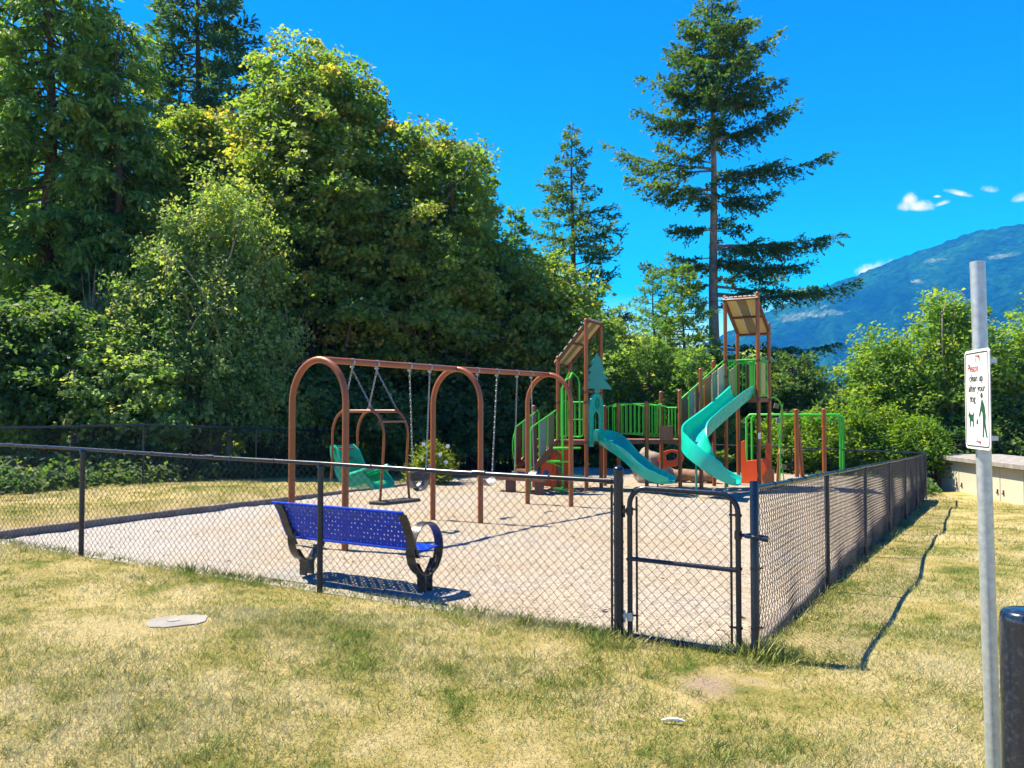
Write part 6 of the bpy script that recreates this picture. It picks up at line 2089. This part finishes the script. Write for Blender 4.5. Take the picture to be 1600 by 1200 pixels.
# ---------------- bits lying on the sand
def litter():
    rng = np.random.default_rng(91)
    n = 2600
    a = rng.uniform(SA0 + 0.1, SA1 - 0.1, n); b_ = SB0 + 0.1 + (SB1 - SB0 - 0.3) * rng.random(n) ** 1.6
    X = D0[0] + a * U[0] + b_ * V[0]; Y = D0[1] + a * U[1] + b_ * V[1]
    P = np.stack([X, Y, np.full(n, 0.012) + rng.uniform(0, 0.012, n)], -1)
    T = rng.standard_normal((n, 3)); T[:, 2] *= 0.15
    Nn = unit(np.array([0, 0, 1.0]) + rng.normal(0, 0.3, (n, 3)))
    L = np.where(rng.random(n) < 0.06, rng.uniform(0.05, 0.09, n), rng.uniform(0.012, 0.035, n))
    v, t = kites(P, T, Nn, L, L * rng.uniform(0.3, 0.8, n), 0.15)
    me = raw_mesh('leaf_litter_debris', v, tris=t)
    o = link('leaf_litter_debris', me, M['log_bark'])
    o['kind'] = 'stuff'
    o['label'] = 'bits of bark and dry leaf scattered on the sand'
litter()

# ---------------- lawn blades
def lawn():
    rng = np.random.default_rng(81)
    def region(n, y0, y1, hgt, wid, pw):
        y = y0 + (y1 - y0) * rng.random(n) ** pw
        x = (rng.random(n) * 2 - 1) * (y * 0.66 + 0.5)
        return x, y, np.full(n, hgt), np.full(n, wid)
    # scattered weedy tufts
    nt_ = 420
    ty = 3.8 + 8.0 * rng.random(nt_) ** 1.2
    tx = (rng.random(nt_) * 2 - 1) * (ty * 0.66)
    k_ = 34
    sx_ = np.repeat(tx, k_) + rng.normal(0, 0.035, nt_ * k_); sy_ = np.repeat(ty, k_) + rng.normal(0, 0.03, nt_ * k_)
    tufts = (sx_, sy_, np.repeat(rng.uniform(0.045, 0.085, nt_), k_), np.full(nt_ * k_, 0.0045))
    parts = [tufts, region(140000, 3.6, 7.0, 0.042, 0.0040, 1.0), region(120000, 6.5, 12.0, 0.045, 0.006, 1.0), region(90000, 11, 27, 0.055, 0.012, 0.9)]
    x = np.concatenate([p[0] for p in parts]); y = np.concatenate([p[1] for p in parts])
    h = np.concatenate([p[2] for p in parts]); w = np.concatenate([p[3] for p in parts])
    a, b_ = ab(x, y)
    sand = (a > SA0 - 0.1) & (a < SA1 + 0.06) & (b_ > SB0 - 0.07) & (b_ < SB1 + 0.2)
    keep = ~sand & (b_ < 19.5) & (a > -15)
    # worn earth before the gate
    dg = np.hypot((x - 1.28) * 0.9, (y - 5.42) * 1.2) + 0.16 * np.sin(x * 7) * np.sin(y * 6) + 0.1 * np.sin(x * 19 + y * 13)
    keep &= ~((dg < 0.30) & (rng.random(len(x)) < 0.90))
    cx = at(282, 1.66 * F / (968 - HZ), z=0)
    keep &= ((x - cx.x) / 0.26) ** 2 + ((y - cx.y) / 0.19) ** 2 > 1
    # thin patches
    th = np.sin(x * 1.7 + 1.3 * np.sin(y * 1.1)) * np.sin(y * 1.9 + x * 0.6)
    keep &= rng.random(len(x)) < 0.72 + 0.28 * th
    x, y, h, w, a, b_, th = x[keep], y[keep], h[keep], w[keep], a[keep], b_[keep], th[keep]
    n = len(x)
    # taller uncut tufts against fence lines and posts
    edge = np.exp(-np.abs(b_) / 0.10) * (a < 0.3) * (a > -14) + np.exp(-np.abs(a) / 0.10) * (b_ > -0.2)
    tuft = np.exp(-((x - 1.80) ** 2 + (y - 5.95) ** 2) / 0.05) + 0.8 * np.exp(-((x - 0.80) ** 2 + (y - 6.25) ** 2) / 0.05) + 0.6 * np.exp(-((x - 0.62) ** 2 + (y - 5.55) ** 2) / 0.25)
    h = h * (1 + 1.3 * edge + 1.8 * tuft + 0.35 * th) * rng.uniform(0.5, 1.35, n)
    P = np.stack([x, y, gz(x, y) - 0.004], -1)
    T = rng.standard_normal((n, 3)) * 0.75
    T[:, 2] = rng.uniform(0.55, 1.3, n)
    T[:, 0] += 0.15
    Nn = unit(rng.standard_normal((n, 3)) + np.array([0, -0.6, 0.3]))
    v, t = kites(P, T, Nn, h, w * rng.uniform(0.7, 1.4, n), 0.05, 0.3)
    # greener: side fence mesh shade painted into the tint, round the gate, along the front fence, some patches
    green = 0.95 * np.exp(-((a - 0.45) / 0.60) ** 2) * (b_ > -0.3) + 0.6 * np.exp(-np.abs(b_) / 0.25) * (a < 0.2) * (a > -14)
    green += 0.8 * np.exp(-((x - 0.75) ** 2 + (y - 5.55) ** 2) / 0.28) + 0.7 * np.exp(-((x - 1.75) ** 2 + (y - 4.85) ** 2) / 0.18) + 0.7 * np.exp(-((x - 1.0) ** 2 + (y - 4.75) ** 2) / 0.12)
    green += 0.55 * np.exp(-((x - 0.0) ** 2 / 0.8 + (y - 4.9) ** 2 / 0.10)) + 0.45 * np.exp(-((x + 2.6) ** 2 / 1.2 + (y - 5.6) ** 2 / 0.12)) + 0.55 * np.exp(-((x + 1.9) ** 2 / 0.7 + (y - 7.2) ** 2 / 0.15)) + 0.35 * (a < -10.3)
    green += 0.55 * (np.arange(len(keep)) < nt_ * k_)[keep]
    tint = np.clip(0.60 + rng.normal(0, 0.22, n) - 0.75 * np.clip(green, 0, 1.1), 0, 1)
    me = raw_mesh('grass', v, tris=t, tint=np.repeat(tint, 2))
    o = link('grass', me, M['grass_blade'])
    o['kind'] = 'stuff'
    o['label'] = 'short dry grass of the lawn'
lawn()
